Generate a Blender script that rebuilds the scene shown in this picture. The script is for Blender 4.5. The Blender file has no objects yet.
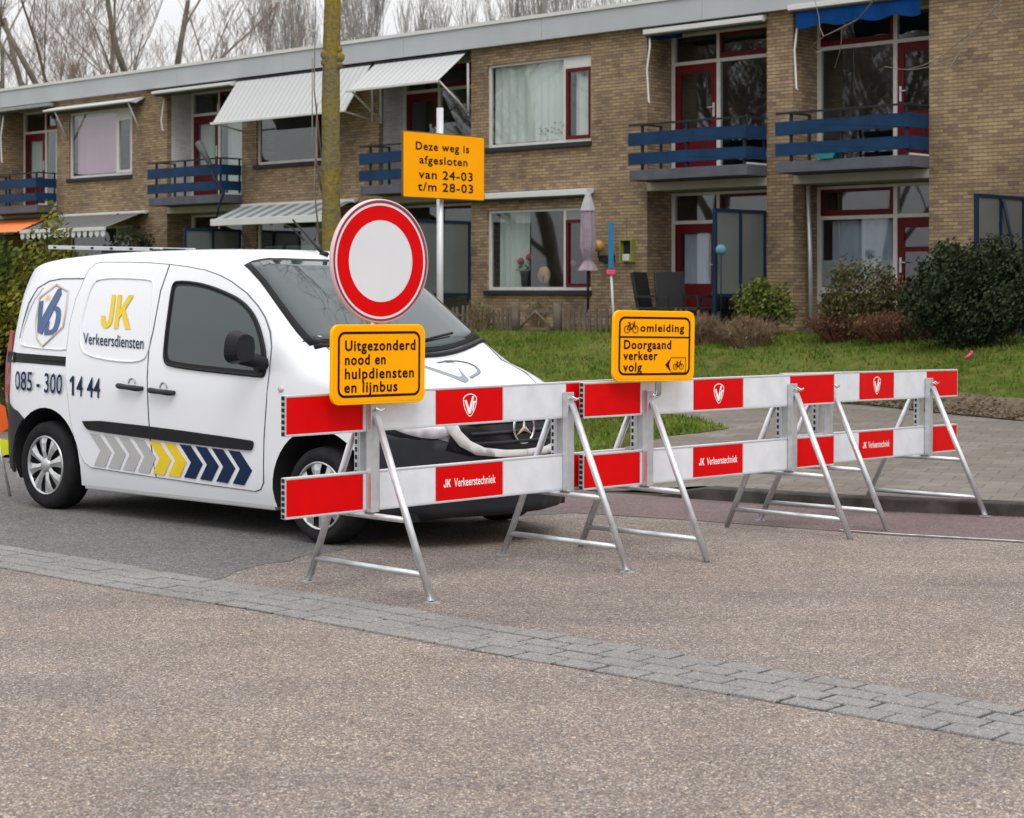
import bpy, bmesh, math, random
from mathutils import Vector, Matrix
from mathutils.geometry import delaunay_2d_cdt
random.seed(7)
C = bpy.context.scene.collection
R = math.radians
EYE = 1.57; FPX = 1900.0; HV = 290.0
scene = bpy.context.scene

# ------------------------------------------------------------------ nodes / materials
def newmat(name):
    m = bpy.data.materials.new(name); m.use_nodes = True
    nt = m.node_tree; b = nt.nodes['Principled BSDF']
    return m, nt, b
class NT:
    def __init__(s, nt): s.nt = nt
    def n(s, t, **k):
        x = s.nt.nodes.new(t)
        for a, v in k.items(): setattr(x, a, v)
        return x
    def l(s, a, b): s.nt.links.new(a, b)
    def inp(s, sock, v):
        if hasattr(v, 'is_linked'): s.l(v, sock)
        else: sock.default_value = v
    def math(s, op, a, b=0.0, c=None):
        x = s.n('ShaderNodeMath', operation=op)
        s.inp(x.inputs[0], a); s.inp(x.inputs[1], b)
        if c is not None: s.inp(x.inputs[2], c)
        return x.outputs[0]
    def mix(s, f, a, b, bt='MIX'):
        x = s.n('ShaderNodeMix', data_type='RGBA', blend_type=bt)
        s.inp(x.inputs[0], f)
        for i, v in ((6, a), (7, b)):
            if hasattr(v, 'is_linked'): s.l(v, x.inputs[i])
            else: x.inputs[i].default_value = (*v[:3], 1)
        return x.outputs[2]
    def noise(s, scale, detail=3, vec=None, rough=.55):
        x = s.n('ShaderNodeTexNoise'); x.inputs['Scale'].default_value = scale
        x.inputs['Detail'].default_value = detail; x.inputs['Roughness'].default_value = rough
        if vec is not None: s.l(vec, x.inputs['Vector'])
        return x.outputs['Fac']
    def ramp(s, f, stops, interp='LINEAR'):
        x = s.n('ShaderNodeValToRGB'); s.inp(x.inputs[0], f)
        x.color_ramp.interpolation = interp
        e = x.color_ramp.elements
        while len(e) < len(stops): e.new(.5)
        for i, (p, c) in enumerate(stops):
            e[i].position = p; e[i].color = (*c, 1) if len(c) == 3 else c
        return x.outputs[0]
    def obj(s): return s.n('ShaderNodeTexCoord').outputs['Object']
    def pos(s): return s.n('ShaderNodeNewGeometry').outputs['Position']
    def bump(s, h, dist, strength=1.0, bsdf=None):
        x = s.n('ShaderNodeBump'); x.inputs['Distance'].default_value = dist; x.inputs['Strength'].default_value = strength
        s.l(h, x.inputs['Height'])
        if bsdf: s.l(x.outputs[0], bsdf.inputs['Normal'])
        return x.outputs[0]
def M(name, c, rough=.5, metal=0, var=.12, scale=6, coat=0, spec=.5, bump=0, bscale=60):
    m, nt, b = newmat(name); t = NT(nt)
    v = t.obj()
    f = t.noise(scale, 4, v)
    lo = tuple(max(0, x*(1-var)) for x in c); hi = tuple(min(1, x*(1+var)) for x in c)
    col = t.ramp(f, [(.3, lo), (.7, hi)])
    t.l(col, b.inputs['Base Color'])
    r = t.math('MULTIPLY_ADD', t.noise(scale*3, 2, v), .2, rough-.1)
    t.l(r, b.inputs['Roughness'])
    b.inputs['Metallic'].default_value = metal
    b.inputs['Specular IOR Level'].default_value = spec
    b.inputs['Coat Weight'].default_value = coat; b.inputs['Coat Roughness'].default_value = .05
    if bump: t.bump(t.noise(bscale, 3, v), bump, .6, b)
    return m
def glass(name, tint, refl=.08, rough=.02):
    m, nt, b = newmat(name); t = NT(nt)
    out = nt.nodes['Material Output']
    tr = t.n('ShaderNodeBsdfTransparent'); tr.inputs[0].default_value = (*tint, 1)
    gl = t.n('ShaderNodeBsdfGlossy'); gl.inputs['Roughness'].default_value = rough
    gl.inputs['Color'].default_value = (.95, .97, 1, 1)
    lw = t.n('ShaderNodeLayerWeight'); lw.inputs['Blend'].default_value = .5
    f = t.math('MULTIPLY_ADD', t.math('POWER', lw.outputs['Facing'], 4.0), .8, refl)
    # faint waviness of the pane
    t.l(t.bump(t.noise(1.2, 1, t.obj()), .004, .3), gl.inputs['Normal'])
    mx = t.n('ShaderNodeMixShader'); t.l(f, mx.inputs[0]); t.l(tr.outputs[0], mx.inputs[1]); t.l(gl.outputs[0], mx.inputs[2])
    t.l(mx.outputs[0], out.inputs['Surface'])
    return m
def brick_mat(name, cols, mortar, stain=.5, painted=False):
    m, nt, b = newmat(name); t = NT(nt)
    o = t.obj(); sp = t.n('ShaderNodeSeparateXYZ'); t.l(o, sp.inputs[0])
    u = t.math('ADD', sp.outputs[0], sp.outputs[1]); z = sp.outputs[2]
    zr = t.math('DIVIDE', z, .057); row = t.math('FLOOR', zr)
    uu = t.math('ADD', t.math('DIVIDE', u, .17), t.math('MULTIPLY', t.math('MODULO', row, 2.0), .5))
    col = t.math('FLOOR', uu)
    fu = t.math('FRACT', uu); fz = t.math('FRACT', zr)
    mu = t.math('MULTIPLY', t.math('GREATER_THAN', fu, .05), t.math('GREATER_THAN', fz, .22))
    cb = t.n('ShaderNodeCombineXYZ'); t.l(col, cb.inputs[0]); t.l(row, cb.inputs[1])
    wn = t.n('ShaderNodeTexWhiteNoise', noise_dimensions='2D'); t.l(cb.outputs[0], wn.inputs['Vector'])
    n = len(cols)
    bc = t.ramp(wn.outputs['Value'], [(i/n, c) for i, c in enumerate(cols)], 'CONSTANT')
    bc = t.mix(t.math('MULTIPLY', t.noise(40, 3, o), .5), bc, (.12, .09, .07))
    c = t.mix(mu, mortar, bc)
    st = t.ramp(t.noise(.75, 6, o, .75), [(.38, (1.06, 1.06, 1.06)), (.52, (.85, .84, .83)), (.70, (1-stain, 1-stain*1.02, 1-stain*.95))])
    c = t.mix(1.0, c, st, 'MULTIPLY')
    t.l(c, b.inputs['Base Color']); b.inputs['Roughness'].default_value = .9
    t.bump(mu, .006, .7, b)
    return m

def stone_chip(name, ramp, scale, patch, bump=.004, rough=.85, lanes=False):
    m, nt, b = newmat(name); t = NT(nt)
    p = t.pos()
    v = t.n('ShaderNodeTexVoronoi'); v.inputs['Scale'].default_value = scale; t.l(p, v.inputs['Vector'])
    sp = t.n('ShaderNodeSeparateColor'); t.l(v.outputs['Color'], sp.inputs[0])
    c = t.ramp(sp.outputs[0], ramp)
    edge = t.math('MULTIPLY', v.outputs['Distance'], 1.4)
    c = t.mix(t.math('MULTIPLY', t.ramp(v.outputs['Distance'], [(.35, (0, 0, 0)), (.75, (1, 1, 1))]), .75), c, tuple(x*.35 for x in ramp[1][1]))
    # second, coarser scatter of stones so it still sparkles at a distance
    v2 = t.n('ShaderNodeTexVoronoi'); v2.inputs['Scale'].default_value = scale*.42; t.l(p, v2.inputs['Vector'])
    sp2 = t.n('ShaderNodeSeparateColor'); t.l(v2.outputs['Color'], sp2.inputs[0])
    c = t.mix(1.0, c, t.ramp(sp2.outputs[1], [(0, (.78, .78, .8)), (.5, (1, 1, 1)), (.93, (1.0, .98, .95)), (1, (1.45, 1.38, 1.25))]), 'MULTIPLY')
    f = t.noise(.35, 5, p, .65)
    c = t.mix(t.ramp(f, [(.42, (0, 0, 0)), (.68, (.75, .75, .75))]), c, t.mix(1.0, c, patch, 'MULTIPLY'))
    if lanes:
        mp = t.n('ShaderNodeMapping'); mp.inputs['Rotation'].default_value = (0, 0, R(42)); mp.inputs['Scale'].default_value = (.22, 1.5, 1); t.l(p, mp.inputs['Vector'])
        fl = t.noise(.8, 5, mp.outputs[0], .6)
        c = t.mix(1.0, c, t.ramp(fl, [(.34, (.80, .81, .84)), (.5, (1, 1, 1)), (.68, (1.12, 1.10, 1.06))]), 'MULTIPLY')
        sp3 = t.noise(7, 4, p, .7)
        c = t.mix(t.ramp(sp3, [(.66, (0, 0, 0)), (.74, (.35, .35, .35))]), c, (.11, .10, .095))
    f2 = t.noise(2.2, 4, p)
    c = t.mix(1.0, c, t.ramp(f2, [(.3, (.86, .86, .86)), (.7, (1.08, 1.08, 1.08))]), 'MULTIPLY')
    t.l(c, b.inputs['Base Color']); b.inputs['Roughness'].default_value = rough
    b.inputs['Specular IOR Level'].default_value = .35
    t.bump(t.math('SUBTRACT', 1.0, edge), bump, .6, b)
    return m
def two(name, c1, c2, scale, rough=.8, lo=.4, hi=.6, c3=None, s3=40, detail=5, bump=0, spec=.15):
    m, nt, b = newmat(name); t = NT(nt); p = t.pos()
    c = t.ramp(t.noise(scale, detail, p), [(lo, c1), (hi, c2)])
    if c3: c = t.mix(t.math('MULTIPLY', t.ramp(t.noise(s3, 3, p), [(.45, (0, 0, 0)), (.65, (1, 1, 1))]), .7), c, c3)
    t.l(c, b.inputs['Base Color']); b.inputs['Roughness'].default_value = rough
    b.inputs['Specular IOR Level'].default_value = spec
    if bump: t.bump(t.noise(s3, 3, p), bump, .7, b)
    return m

mt = {}
mt['chip'] = stone_chip('chip_seal', [(0, (.13, .112, .107)), (.2, (.222, .176, .156)), (.42, (.325, .255, .21)), (.6, (.262, .245, .236)), (.78, (.40, .312, .248)), (.9, (.47, .40, .33)), (1, (.70, .65, .58))], 140, (.82, .87, .97), lanes=True)
mt['asphalt'] = stone_chip('worn_asphalt', [(0, (.12, .117, .12)), (.4, (.165, .16, .163)), (.7, (.20, .193, .19)), (1, (.30, .28, .25))], 100, (.85, .85, .88), .002)
mt['bike'] = stone_chip('red_asphalt', [(0, (.13, .09, .09)), (.4, (.19, .13, .13)), (.7, (.22, .155, .15)), (1, (.30, .22, .2))], 110, (.85, .92, .98), .002)
mt['paver'] = stone_chip('grey_paver', [(0, (.21, .205, .20)), (.4, (.285, .28, .272)), (.7, (.325, .318, .31)), (1, (.42, .40, .38))], 230, (.88, .88, .9), .001)
mt['joint'] = two('joint_sand', (.035, .032, .03), (.07, .062, .055), 9)
def paving():
    m, nt, b = newmat('pavement_tiles'); t = NT(nt); p = t.pos()
    rot = t.n('ShaderNodeVectorRotate', rotation_type='Z_AXIS'); t.l(p, rot.inputs['Vector']); rot.inputs['Angle'].default_value = R(20)
    sp = t.n('ShaderNodeSeparateXYZ'); t.l(rot.outputs[0], sp.inputs[0])
    yy = t.math('DIVIDE', sp.outputs[1], .3); row = t.math('FLOOR', yy)
    xx = t.math('ADD', t.math('DIVIDE', sp.outputs[0], .3), t.math('MULTIPLY', t.math('MODULO', row, 2.0), .5))
    cb = t.n('ShaderNodeCombineXYZ'); t.l(t.math('FLOOR', xx), cb.inputs[0]); t.l(row, cb.inputs[1])
    wn = t.n('ShaderNodeTexWhiteNoise', noise_dimensions='2D'); t.l(cb.outputs[0], wn.inputs['Vector'])
    c = t.ramp(wn.outputs['Value'], [(0, (.175, .155, .14)), (1, (.245, .22, .195))])
    c = t.mix(t.ramp(t.noise(1.0, 6, p, .7), [(.4, (0, 0, 0)), (.65, (.8, .8, .8))]), c, (.15, .125, .10))
    c = t.mix(t.ramp(t.noise(2.6, 5, p, .7), [(.55, (0, 0, 0)), (.7, (.6, .6, .6))]), c, (.31, .27, .225))
    j = t.math('MAXIMUM', t.math('LESS_THAN', t.math('FRACT', xx), .05), t.math('LESS_THAN', t.math('FRACT', yy), .06))
    c = t.mix(t.math('MULTIPLY', j, t.noise(3, 3, p)), c, (.05, .045, .035))
    c = t.mix(t.math('MULTIPLY', t.noise(90, 3, p), .4), c, (.11, .10, .09))
    t.l(c, b.inputs['Base Color']); b.inputs['Roughness'].default_value = .9; b.inputs['Specular IOR Level'].default_value = .15
    t.bump(t.noise(40, 3, p), .003, .6, b); return m
mt['pave'] = paving()
mt['kerb'] = two('kerb_concrete', (.045, .04, .036), (.085, .078, .07), 4, .9)
mt['kerbtop'] = two('kerb_top', (.16, .15, .135), (.24, .22, .2), 4, .9)
mt['lawn'] = two('lawn_turf', (.05, .08, .014), (.115, .14, .03), .9, .95, .35, .65, (.14, .13, .04), 5, bump=.02, spec=.03)
mt['grass'] = two('grass_blades', (.06, .115, .012), (.145, .205, .03), 1.1, .8, .35, .65, (.17, .155, .045), 2.2, spec=.03)
mt['soil'] = two('bare_soil', (.10, .078, .055), (.19, .15, .11), 2.5, .95, .35, .65, (.07, .052, .035), 14, bump=.02)
mt['leaf_litter'] = two('dead_leaves', (.12, .08, .045), (.22, .16, .1), 9, .9)
mt['line'] = two('worn_white_paint', (.35, .33, .31), (.62, .6, .58), 12, .7)
BR = [(0.454, 0.32, 0.178), (0.397, 0.278, 0.157), (0.5, 0.358, 0.193), (0.34, 0.23, 0.137), (0.432, 0.304, 0.163), (0.374, 0.251, 0.148), (0.476, 0.347, 0.193), (0.278, 0.187, 0.122)]
mt['brick'] = brick_mat('yellow_brown_brick', BR, (.14, .115, .09), .55)
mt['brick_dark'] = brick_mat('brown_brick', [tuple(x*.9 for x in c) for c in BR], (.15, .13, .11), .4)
mt['white_brick'] = brick_mat('white_painted_brick', [(.74, .75, .78), (.8, .81, .83), (.7, .71, .74)], (.66, .66, .69), .2)
mt['fascia'] = M('fascia_panel', (.42, .44, .47), .5, var=.06, scale=1)
mt['fascia_trim'] = M('fascia_trim', (.62, .62, .62), .5, var=.05, scale=1)
mt['white'] = M('white_painted_wood', (.62, .61, .59), .5, var=.08)
mt['red'] = M('oxblood_painted_wood', (.115, .005, .010), .45, var=.15, spec=.2)
mt['navy'] = M('navy_boards', (.009, .038, .098), .55, var=.25, scale=3, spec=.15)
mt['rail'] = M('dark_steel', (.02, .024, .03), .5, spec=.2)
mt['slab'] = M('balcony_concrete', (.085, .09, .115), .8, var=.2, scale=3)
mt['soffit'] = M('soffit', (.36, .34, .29), .8, var=.1, scale=2)
mt['dark'] = M('dark_interior', (.02, .021, .022), .9)
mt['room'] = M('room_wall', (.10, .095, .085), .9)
mt['pane'] = glass('window_glass', (.88, .91, .90), .075)
mt['pane2'] = glass('screen_glass', (.42, .47, .47), .10, .15)
mt['curtain'] = M('white_curtain', (.80, .83, .81), .9, var=.04, scale=2, spec=.1)
mt['curtain_grey'] = M('grey_curtain', (.56, .60, .76), .9, var=.1, scale=2, spec=.1)
mt['curtain_lilac'] = M('lilac_blind', (.74, .45, .62), .9, var=.06, scale=2, spec=.1)
mt['film'] = M('frosted_film', (.50, .52, .55), .6, var=.05, scale=30)
mt['frost'] = M('frosted_panel', (.24, .26, .25), .4, var=.05)
mt['silver'] = M('galvanised_steel', (.62, .64, .66), .38, 0.75, var=.12, scale=14)
mt['alu'] = M('anodised_aluminium', (.66, .68, .70), .42, 0.6, var=.06, scale=8)
mt['red_sheet'] = M('red_reflective_sheet', (.66, .001, .002), .45, var=.06, scale=5, spec=.08)
mt['white_sheet'] = M('white_reflective_sheet', (.68, .69, .73), .4, var=.07, scale=9, spec=.2)
mt['orange'] = M('orange_sign_sheet', (1.0, .385, .0), .45, var=.03, scale=4, spec=.08)
mt['yellow_rim'] = M('yellow_sign_rim', (.98, .46, .0), .45, var=.04, spec=.1)
mt['brown_rim'] = M('bronze_sign_rim', (.16, .08, .012), .5)
mt['black'] = M('black_print', (.025, .008, .004), .5, spec=.1)
mt['white_print'] = M('white_print', (.8, .8, .8), .5)
mt['sign_white'] = M('white_sign_sheet', (.68, .68, .71), .4, var=.03, scale=4)
mt['rose'] = M('pale_pink_rim', (.72, .50, .50), .5, var=.05)
mt['maroon'] = M('maroon_sign_back', (.25, .02, .05), .5)
mt['paint'] = M('white_car_paint', (.77, .79, .83), .32, var=.008, scale=.8, coat=.6)
mt['plastic'] = M('black_plastic', (.007, .007, .009), .45, var=.15, scale=6, spec=.25)
mt['greyplastic'] = M('dark_grey_plastic', (.022, .025, .03), .5, var=.15, scale=6, spec=.25)
mt['tyre'] = M('tyre_rubber', (.014, .014, .016), .8, var=.3, scale=20, spec=.2)
mt['rimmat'] = M('silver_hubcap', (.52, .53, .54), .3, .7, var=.06)
mt['well'] = M('wheel_well', (.008, .008, .009), .9)
mt['carglass'] = None
mt['chrome'] = M('chrome', (.8, .8, .82), .1, 1, var=.03)
mt['seal'] = M('panel_gap', (.10, .10, .11), .7)
mt['navyprint'] = M('navy_vinyl', (.006, .02, .065), .4, var=.08, spec=.2)
mt['blueprint'] = M('slate_blue_vinyl', (.06, .11, .25), .4, var=.08)
mt['yellowprint'] = M('yellow_vinyl', (.80, .56, .01), .4, var=.05)
mt['greyprint'] = M('grey_vinyl', (.42, .42, .42), .4, var=.05)
mt['beigeprint'] = M('champagne_vinyl', (.52, .49, .43), .4, var=.05)
mt['tail'] = M('red_lens', (.25, .005, .01), .2, coat=.6)
mt['amber'] = M('clear_lens', (.6, .55, .56), .2, coat=.5)
mt['canvas_grey'] = None
mt['canvas_blue'] = M('blue_canvas', (.003, .035, .135), .9, spec=.05)
mt['canvas_orange'] = M('orange_canvas', (.85, .22, .06), .8)
mt['pink'] = M('dusty_pink_canvas', (.31, .245, .295), .85, var=.15, scale=12)
mt['greycap'] = M('grey_canvas_cap', (.42, .43, .45), .8)
mt['wood'] = M('weathered_wood', (.13, .10, .075), .9, var=.35, scale=5)
mt['rattan'] = M('black_rattan', (.012, .012, .013), .6)
mt['leaf_dark'] = two('evergreen_leaf', (.010, .022, .009), (.048, .066, .032), 7, .8)
mt['leaf_yellow'] = two('golden_conifer', (.055, .085, .015), (.20, .185, .025), 2.2, .8)
mt['leaf_mid'] = two('privet_leaf', (.06, .09, .02), (.17, .19, .04), 6, .6)
mt['leaf_olive'] = two('olive_brown_leaf', (.05, .055, .02), (.13, .12, .045), 6, .8, c3=(.10, .06, .04), s3=9)
mt['leaf_brown'] = two('berberis_twig', (.11, .05, .032), (.19, .10, .06), 5, .8)
mt['leaf_dry'] = two('dry_stems', (.15, .10, .06), (.25, .18, .11), 5, .9)
mt['bark'] = two('lichen_bark', (.25, .18, .02), (.17, .145, .06), 2.6, .98, .4, .6, (.11, .095, .07), 22, bump=.03)
mt['bark_grey'] = two('grey_bark', (.13, .115, .095), (.2, .175, .145), 2, .95)
mt['bark_olive'] = two('olive_bark', (.085, .085, .065), (.15, .14, .10), 2, .95)
mt['twig'] = two('brown_twigs', (.17, .125, .10), (.26, .205, .175), 2, .95)
mt['poplar'] = two('poplar_twigs', (.24, .225, .215), (.34, .32, .31), 2, .95)
mt['hv_orange'] = M('fluorescent_orange', (1.0, .13, .01), .6)
mt['hv_yellow'] = M('fluorescent_yellow', (.85, .9, .01), .6)
mt['darkcanvas'] = M('dark_olive_canvas', (.075, .08, .075), .8)
mt['greyblue'] = M('slate_vinyl', (.20, .21, .25), .4, var=.05)
mt['lampglass'] = M('headlamp_lens', (.72, .74, .78), .12, .2, var=.25, scale=14, coat=1)
mt['teal'] = M('teal_plastic', (.0, .18, .2), .5)
mt['ballblue'] = M('pale_blue_ball', (.10, .25, .32), .5, spec=.2)
mt['amberglobe'] = M('amber_globe', (.5, .27, .07), .4)
mt['green'] = M('lime_frame', (.25, .3, .04), .6)
mt['hotpink'] = M('hot_pink', (.8, .05, .2), .5)
mt['cyanblue'] = M('cyan_blue', (.01, .16, .32), .5)
mt['terracotta'] = M('purple_pot', (.05, .03, .15), .6)
mt['rosepetal'] = M('pink_petals', (.5, .12, .16), .7)

def stripes(name, c1, c2, per, axis=0, rough=.6, edge=.5):
    m, nt, b = newmat(name); t = NT(nt)
    sp = t.n('ShaderNodeSeparateXYZ'); t.l(t.obj(), sp.inputs[0])
    f = t.math('GREATER_THAN', t.math('FRACT', t.math('DIVIDE', sp.outputs[axis], per)), edge)
    c = t.mix(f, c1, c2)
    c = t.mix(t.math('MULTIPLY', t.noise(2, 4), .3), c, (.3, .3, .28))
    t.l(c, b.inputs['Base Color']); b.inputs['Roughness'].default_value = rough
    return m
mt['awn_grey'] = stripes('pale_grey_awning', (.50, .51, .51), (.40, .41, .42), .16, edge=.6)
mt['awn_strip'] = stripes('striped_awning', (.13, .16, .19), (.42, .44, .44), .40)
mt['awn_dark'] = stripes('dark_striped_awning', (.035, .04, .045), (.12, .12, .12), .30)
def carglass():
    m, nt, b = newmat('car_glass'); t = NT(nt)
    b.inputs['Base Color'].default_value = (.022, .036, .04, 1); b.inputs['Roughness'].default_value = .04
    b.inputs['Specular IOR Level'].default_value = .75
    b.inputs['IOR'].default_value = 1.55
    t.l(t.bump(t.noise(2.5, 1, t.obj()), .004, .3), b.inputs['Normal'])
    return m
mt['carglass'] = carglass()

# ------------------------------------------------------------------ objects
def tag(o, label=None, cat=None, group=None, kind=None):
    if label: o['label'] = label
    if cat: o['category'] = cat
    if group: o['group'] = group
    if kind: o['kind'] = kind
    return o
def thing(name, label, cat, loc=(0, 0, 0), rz=0, group=None):
    o = bpy.data.objects.new(name, None); C.objects.link(o)
    o.empty_display_size = .2
    o.location = loc; o.rotation_euler = (0, 0, rz)
    return tag(o, label, cat, group)
class MB:
    def __init__(s): s.v = []; s.f = []; s.mi = []; s.cur = 0; s.sm = []; s.smooth = False
    def add(s, vs, fs):
        o = len(s.v); s.v += [tuple(x) for x in vs]
        for f in fs: s.f.append(tuple(i+o for i in f)); s.mi.append(s.cur); s.sm.append(s.smooth)
    def box(s, x0, x1, y0, y1, z0, z1):
        x0, x1 = sorted((x0, x1)); y0, y1 = sorted((y0, y1)); z0, z1 = sorted((z0, z1))
        vs = [(x, y, z) for z in (z0, z1) for y in (y0, y1) for x in (x0, x1)]
        s.add(vs, [(0, 2, 3, 1), (4, 5, 7, 6), (0, 1, 5, 4), (2, 6, 7, 3), (0, 4, 6, 2), (1, 3, 7, 5)])
    def tube(s, pts, r, n=8, cap=True, flat=1.0):
        pts = [Vector(p) for p in pts]
        rs = r if isinstance(r, (list, tuple)) else [r]*len(pts)
        vs = []; fs = []; up = None
        for i, p in enumerate(pts):
            d = (pts[min(i+1, len(pts)-1)]-pts[max(i-1, 0)])
            if d.length < 1e-9: d = Vector((0, 0, 1))
            d.normalize()
            if up is None: up = Vector((0, 0, 1)) if abs(d.z) < .9 else Vector((1, 0, 0))
            a = d.cross(up)
            if a.length < 1e-4: a = d.cross(Vector((0, 1, 0)))
            a.normalize(); b = a.cross(d); up = b
            for k in range(n):
                t = 2*math.pi*k/n
                vs.append(p+a*math.cos(t)*rs[i]+b*math.sin(t)*rs[i]*flat)
        for i in range(len(pts)-1):
            for k in range(n):
                k2 = (k+1) % n
                fs.append((i*n+k, i*n+k2, (i+1)*n+k2, (i+1)*n+k))
        if cap:
            fs.append(tuple(range(n-1, -1, -1))); fs.append(tuple((len(pts)-1)*n+k for k in range(n)))
        sm = s.smooth; s.smooth = n > 4
        s.add(vs, fs); s.smooth = sm
    def prism(s, poly, fn0, fn1):
        """poly: 2-D outline (ccw); fn0/fn1 map a 2-D point to the front and the back 3-D point"""
        vv, ff = fillpoly(poly)
        a = [fn0(p) for p in vv]; b = [fn1(p) for p in vv]
        s.add(a, ff); s.add(b, [tuple(reversed(f)) for f in ff])
        n = len(poly); q = [fn0(p) for p in poly]+[fn1(p) for p in poly]
        s.add(q, [(i, i+n, (i+1) % n+n, (i+1) % n) for i in range(n)])
    def lathe(s, prof, c, n=24, axis='z'):
        vs = []; fs = []
        for (r, h) in prof:
            for k in range(n):
                t = 2*math.pi*k/n; a, b = r*math.cos(t), r*math.sin(t)
                vs.append((c[0]+a, c[1]+b, c[2]+h) if axis == 'z' else (c[0]+a, c[1]+h, c[2]+b))
        for i in range(len(prof)-1):
            for k in range(n):
                k2 = (k+1) % n; fs.append((i*n+k, i*n+k2, (i+1)*n+k2, (i+1)*n+k))
        sm = s.smooth; s.smooth = True; s.add(vs, fs); s.smooth = sm
    def ball(s, c, r, n=12, sq=(1, 1, 1)):
        vs = []; fs = []; m = n//2
        for i in range(m+1):
            ph = math.pi*i/m
            for k in range(n):
                t = 2*math.pi*k/n
                vs.append((c[0]+r*sq[0]*math.sin(ph)*math.cos(t), c[1]+r*sq[1]*math.sin(ph)*math.sin(t), c[2]+r*sq[2]*math.cos(ph)))
        for i in range(m):
            for k in range(n):
                k2 = (k+1) % n; fs.append((i*n+k, (i+1)*n+k, (i+1)*n+k2, i*n+k2))
        sm = s.smooth; s.smooth = True; s.add(vs, fs); s.smooth = sm
    def build(s, name, mats, parent=None, bevel=0, fix=True):
        me = bpy.data.meshes.new(name)
        me.from_pydata([tuple(v) for v in s.v], [], s.f)
        if not isinstance(mats, (list, tuple)): mats = [mats]
        for m in mats: me.materials.append(mt[m] if isinstance(m, str) else m)
        me.polygons.foreach_set('material_index', s.mi)
        me.polygons.foreach_set('use_smooth', s.sm)
        me.update()
        if fix and len(s.f) < 60000:
            bm = bmesh.new(); bm.from_mesh(me)
            bmesh.ops.remove_doubles(bm, verts=bm.verts, dist=1e-5)
            bmesh.ops.recalc_face_normals(bm, faces=bm.faces)
            bm.to_mesh(me); bm.free()
        o = bpy.data.objects.new(name, me); C.objects.link(o)
        if parent: o.parent = parent
        if bevel:
            b = o.modifiers.new('bevel', 'BEVEL'); b.width = bevel; b.segments = 2; b.limit_method = 'ANGLE'; b.angle_limit = R(40)
        return o
def fillpoly(poly, step=None, extra=None):
    pts = [Vector((p[0], p[1])) for p in poly]
    n = len(pts)
    if step:
        x0 = min(p.x for p in pts); x1 = max(p.x for p in pts); y0 = min(p.y for p in pts); y1 = max(p.y for p in pts)
        i0, i1 = math.floor(x0/step), math.ceil(x1/step); j0, j1 = math.floor(y0/step), math.ceil(y1/step)
        # refine the outline too
        fine = []
        for i in range(n):
            a, b = pts[i], pts[(i+1) % n]; k = max(1, int((b-a).length/step))
            fine += [a+(b-a)*(q/k) for q in range(k)]
        pts = fine; n = len(pts)
        g = [Vector((i*step, j*step)) for i in range(i0, i1+1) for j in range(j0, j1+1)]
        pts = pts+g
    r = delaunay_2d_cdt(pts, [], [list(range(n))], 1, 1e-6)
    vv = [tuple(p) for p in r[0]]
    ff = []
    for f in r[2]:
        a = [vv[i] for i in f]
        ar = sum(a[i][0]*a[(i+1) % len(a)][1]-a[(i+1) % len(a)][0]*a[i][1] for i in range(len(a)))
        ff.append(tuple(f) if ar > 0 else tuple(reversed(f)))
    used = sorted({i for f in ff for i in f}); mp = {o: i for i, o in enumerate(used)}
    return [vv[i] for i in used], [tuple(mp[i] for i in f) for f in ff]
def smooth_poly(pts, it=1, closed=True):
    for _ in range(it):
        q = []; n = len(pts)
        for i in range(n if closed else n-1):
            a, b = pts[i], pts[(i+1) % n]
            q += [(a[0]*.75+b[0]*.25, a[1]*.75+b[1]*.25), (a[0]*.25+b[0]*.75, a[1]*.25+b[1]*.75)]
        if not closed: q = [pts[0]]+q+[pts[-1]]
        pts = q
    return pts
def rrect(x0, x1, y0, y1, r, n=5):
    p = []
    for cx, cy, a in ((x1-r, y1-r, 0), (x0+r, y1-r, 90), (x0+r, y0+r, 180), (x1-r, y0+r, 270)):
        for k in range(n+1):
            t = R(a+90*k/n); p.append((cx+r*math.cos(t), cy+r*math.sin(t)))
    return p
_fonts = {}
def text2d(txt, bold=0.0, spacing=1.0):
    cu = bpy.data.curves.new('t', 'FONT'); cu.body = txt; cu.size = 1; cu.offset = bold; cu.space_character = spacing
    cu.resolution_u = 3
    o = bpy.data.objects.new('t', cu); C.objects.link(o)
    dg = bpy.context.evaluated_depsgraph_get(); e = o.evaluated_get(dg); me = e.to_mesh()
    vs = [(v.co.x, v.co.y) for v in me.vertices]; fs = [tuple(p.vertices) for p in me.polygons]
    e.to_mesh_clear(); bpy.data.objects.remove(o); bpy.data.curves.remove(cu)
    return vs, fs
def _gl():
    def arc(cx, cy, r_, a, b, n=8): return [(cx+r_*math.cos(R(a+(b-a)*i/n)), cy+r_*math.sin(R(a+(b-a)*i/n))) for i in range(n+1)]
    J = [(.36, 1), (.36, .28)]+arc(.27, .27, .09, 0, -180)[::1]+[(.18, .36), (.0, .36)]+arc(.27, .26, .27, 180, 360)+[(.54, 1)]
    K = [(0, 0), (.19, 0), (.19, .30), (.29, .42), (.53, 0), (.76, 0), (.42, .57), (.74, 1), (.51, 1), (.19, .57), (.19, 1), (0, 1)]
    o = [(.22, 0), (.42, 0), (.42, 1), (.26, 1), (.0, .80), (.0, .62), (.22, .75)]
    return {'J': (J, .54), 'K': (K, .76), '1': (o, .42)}
GL = _gl()
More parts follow.
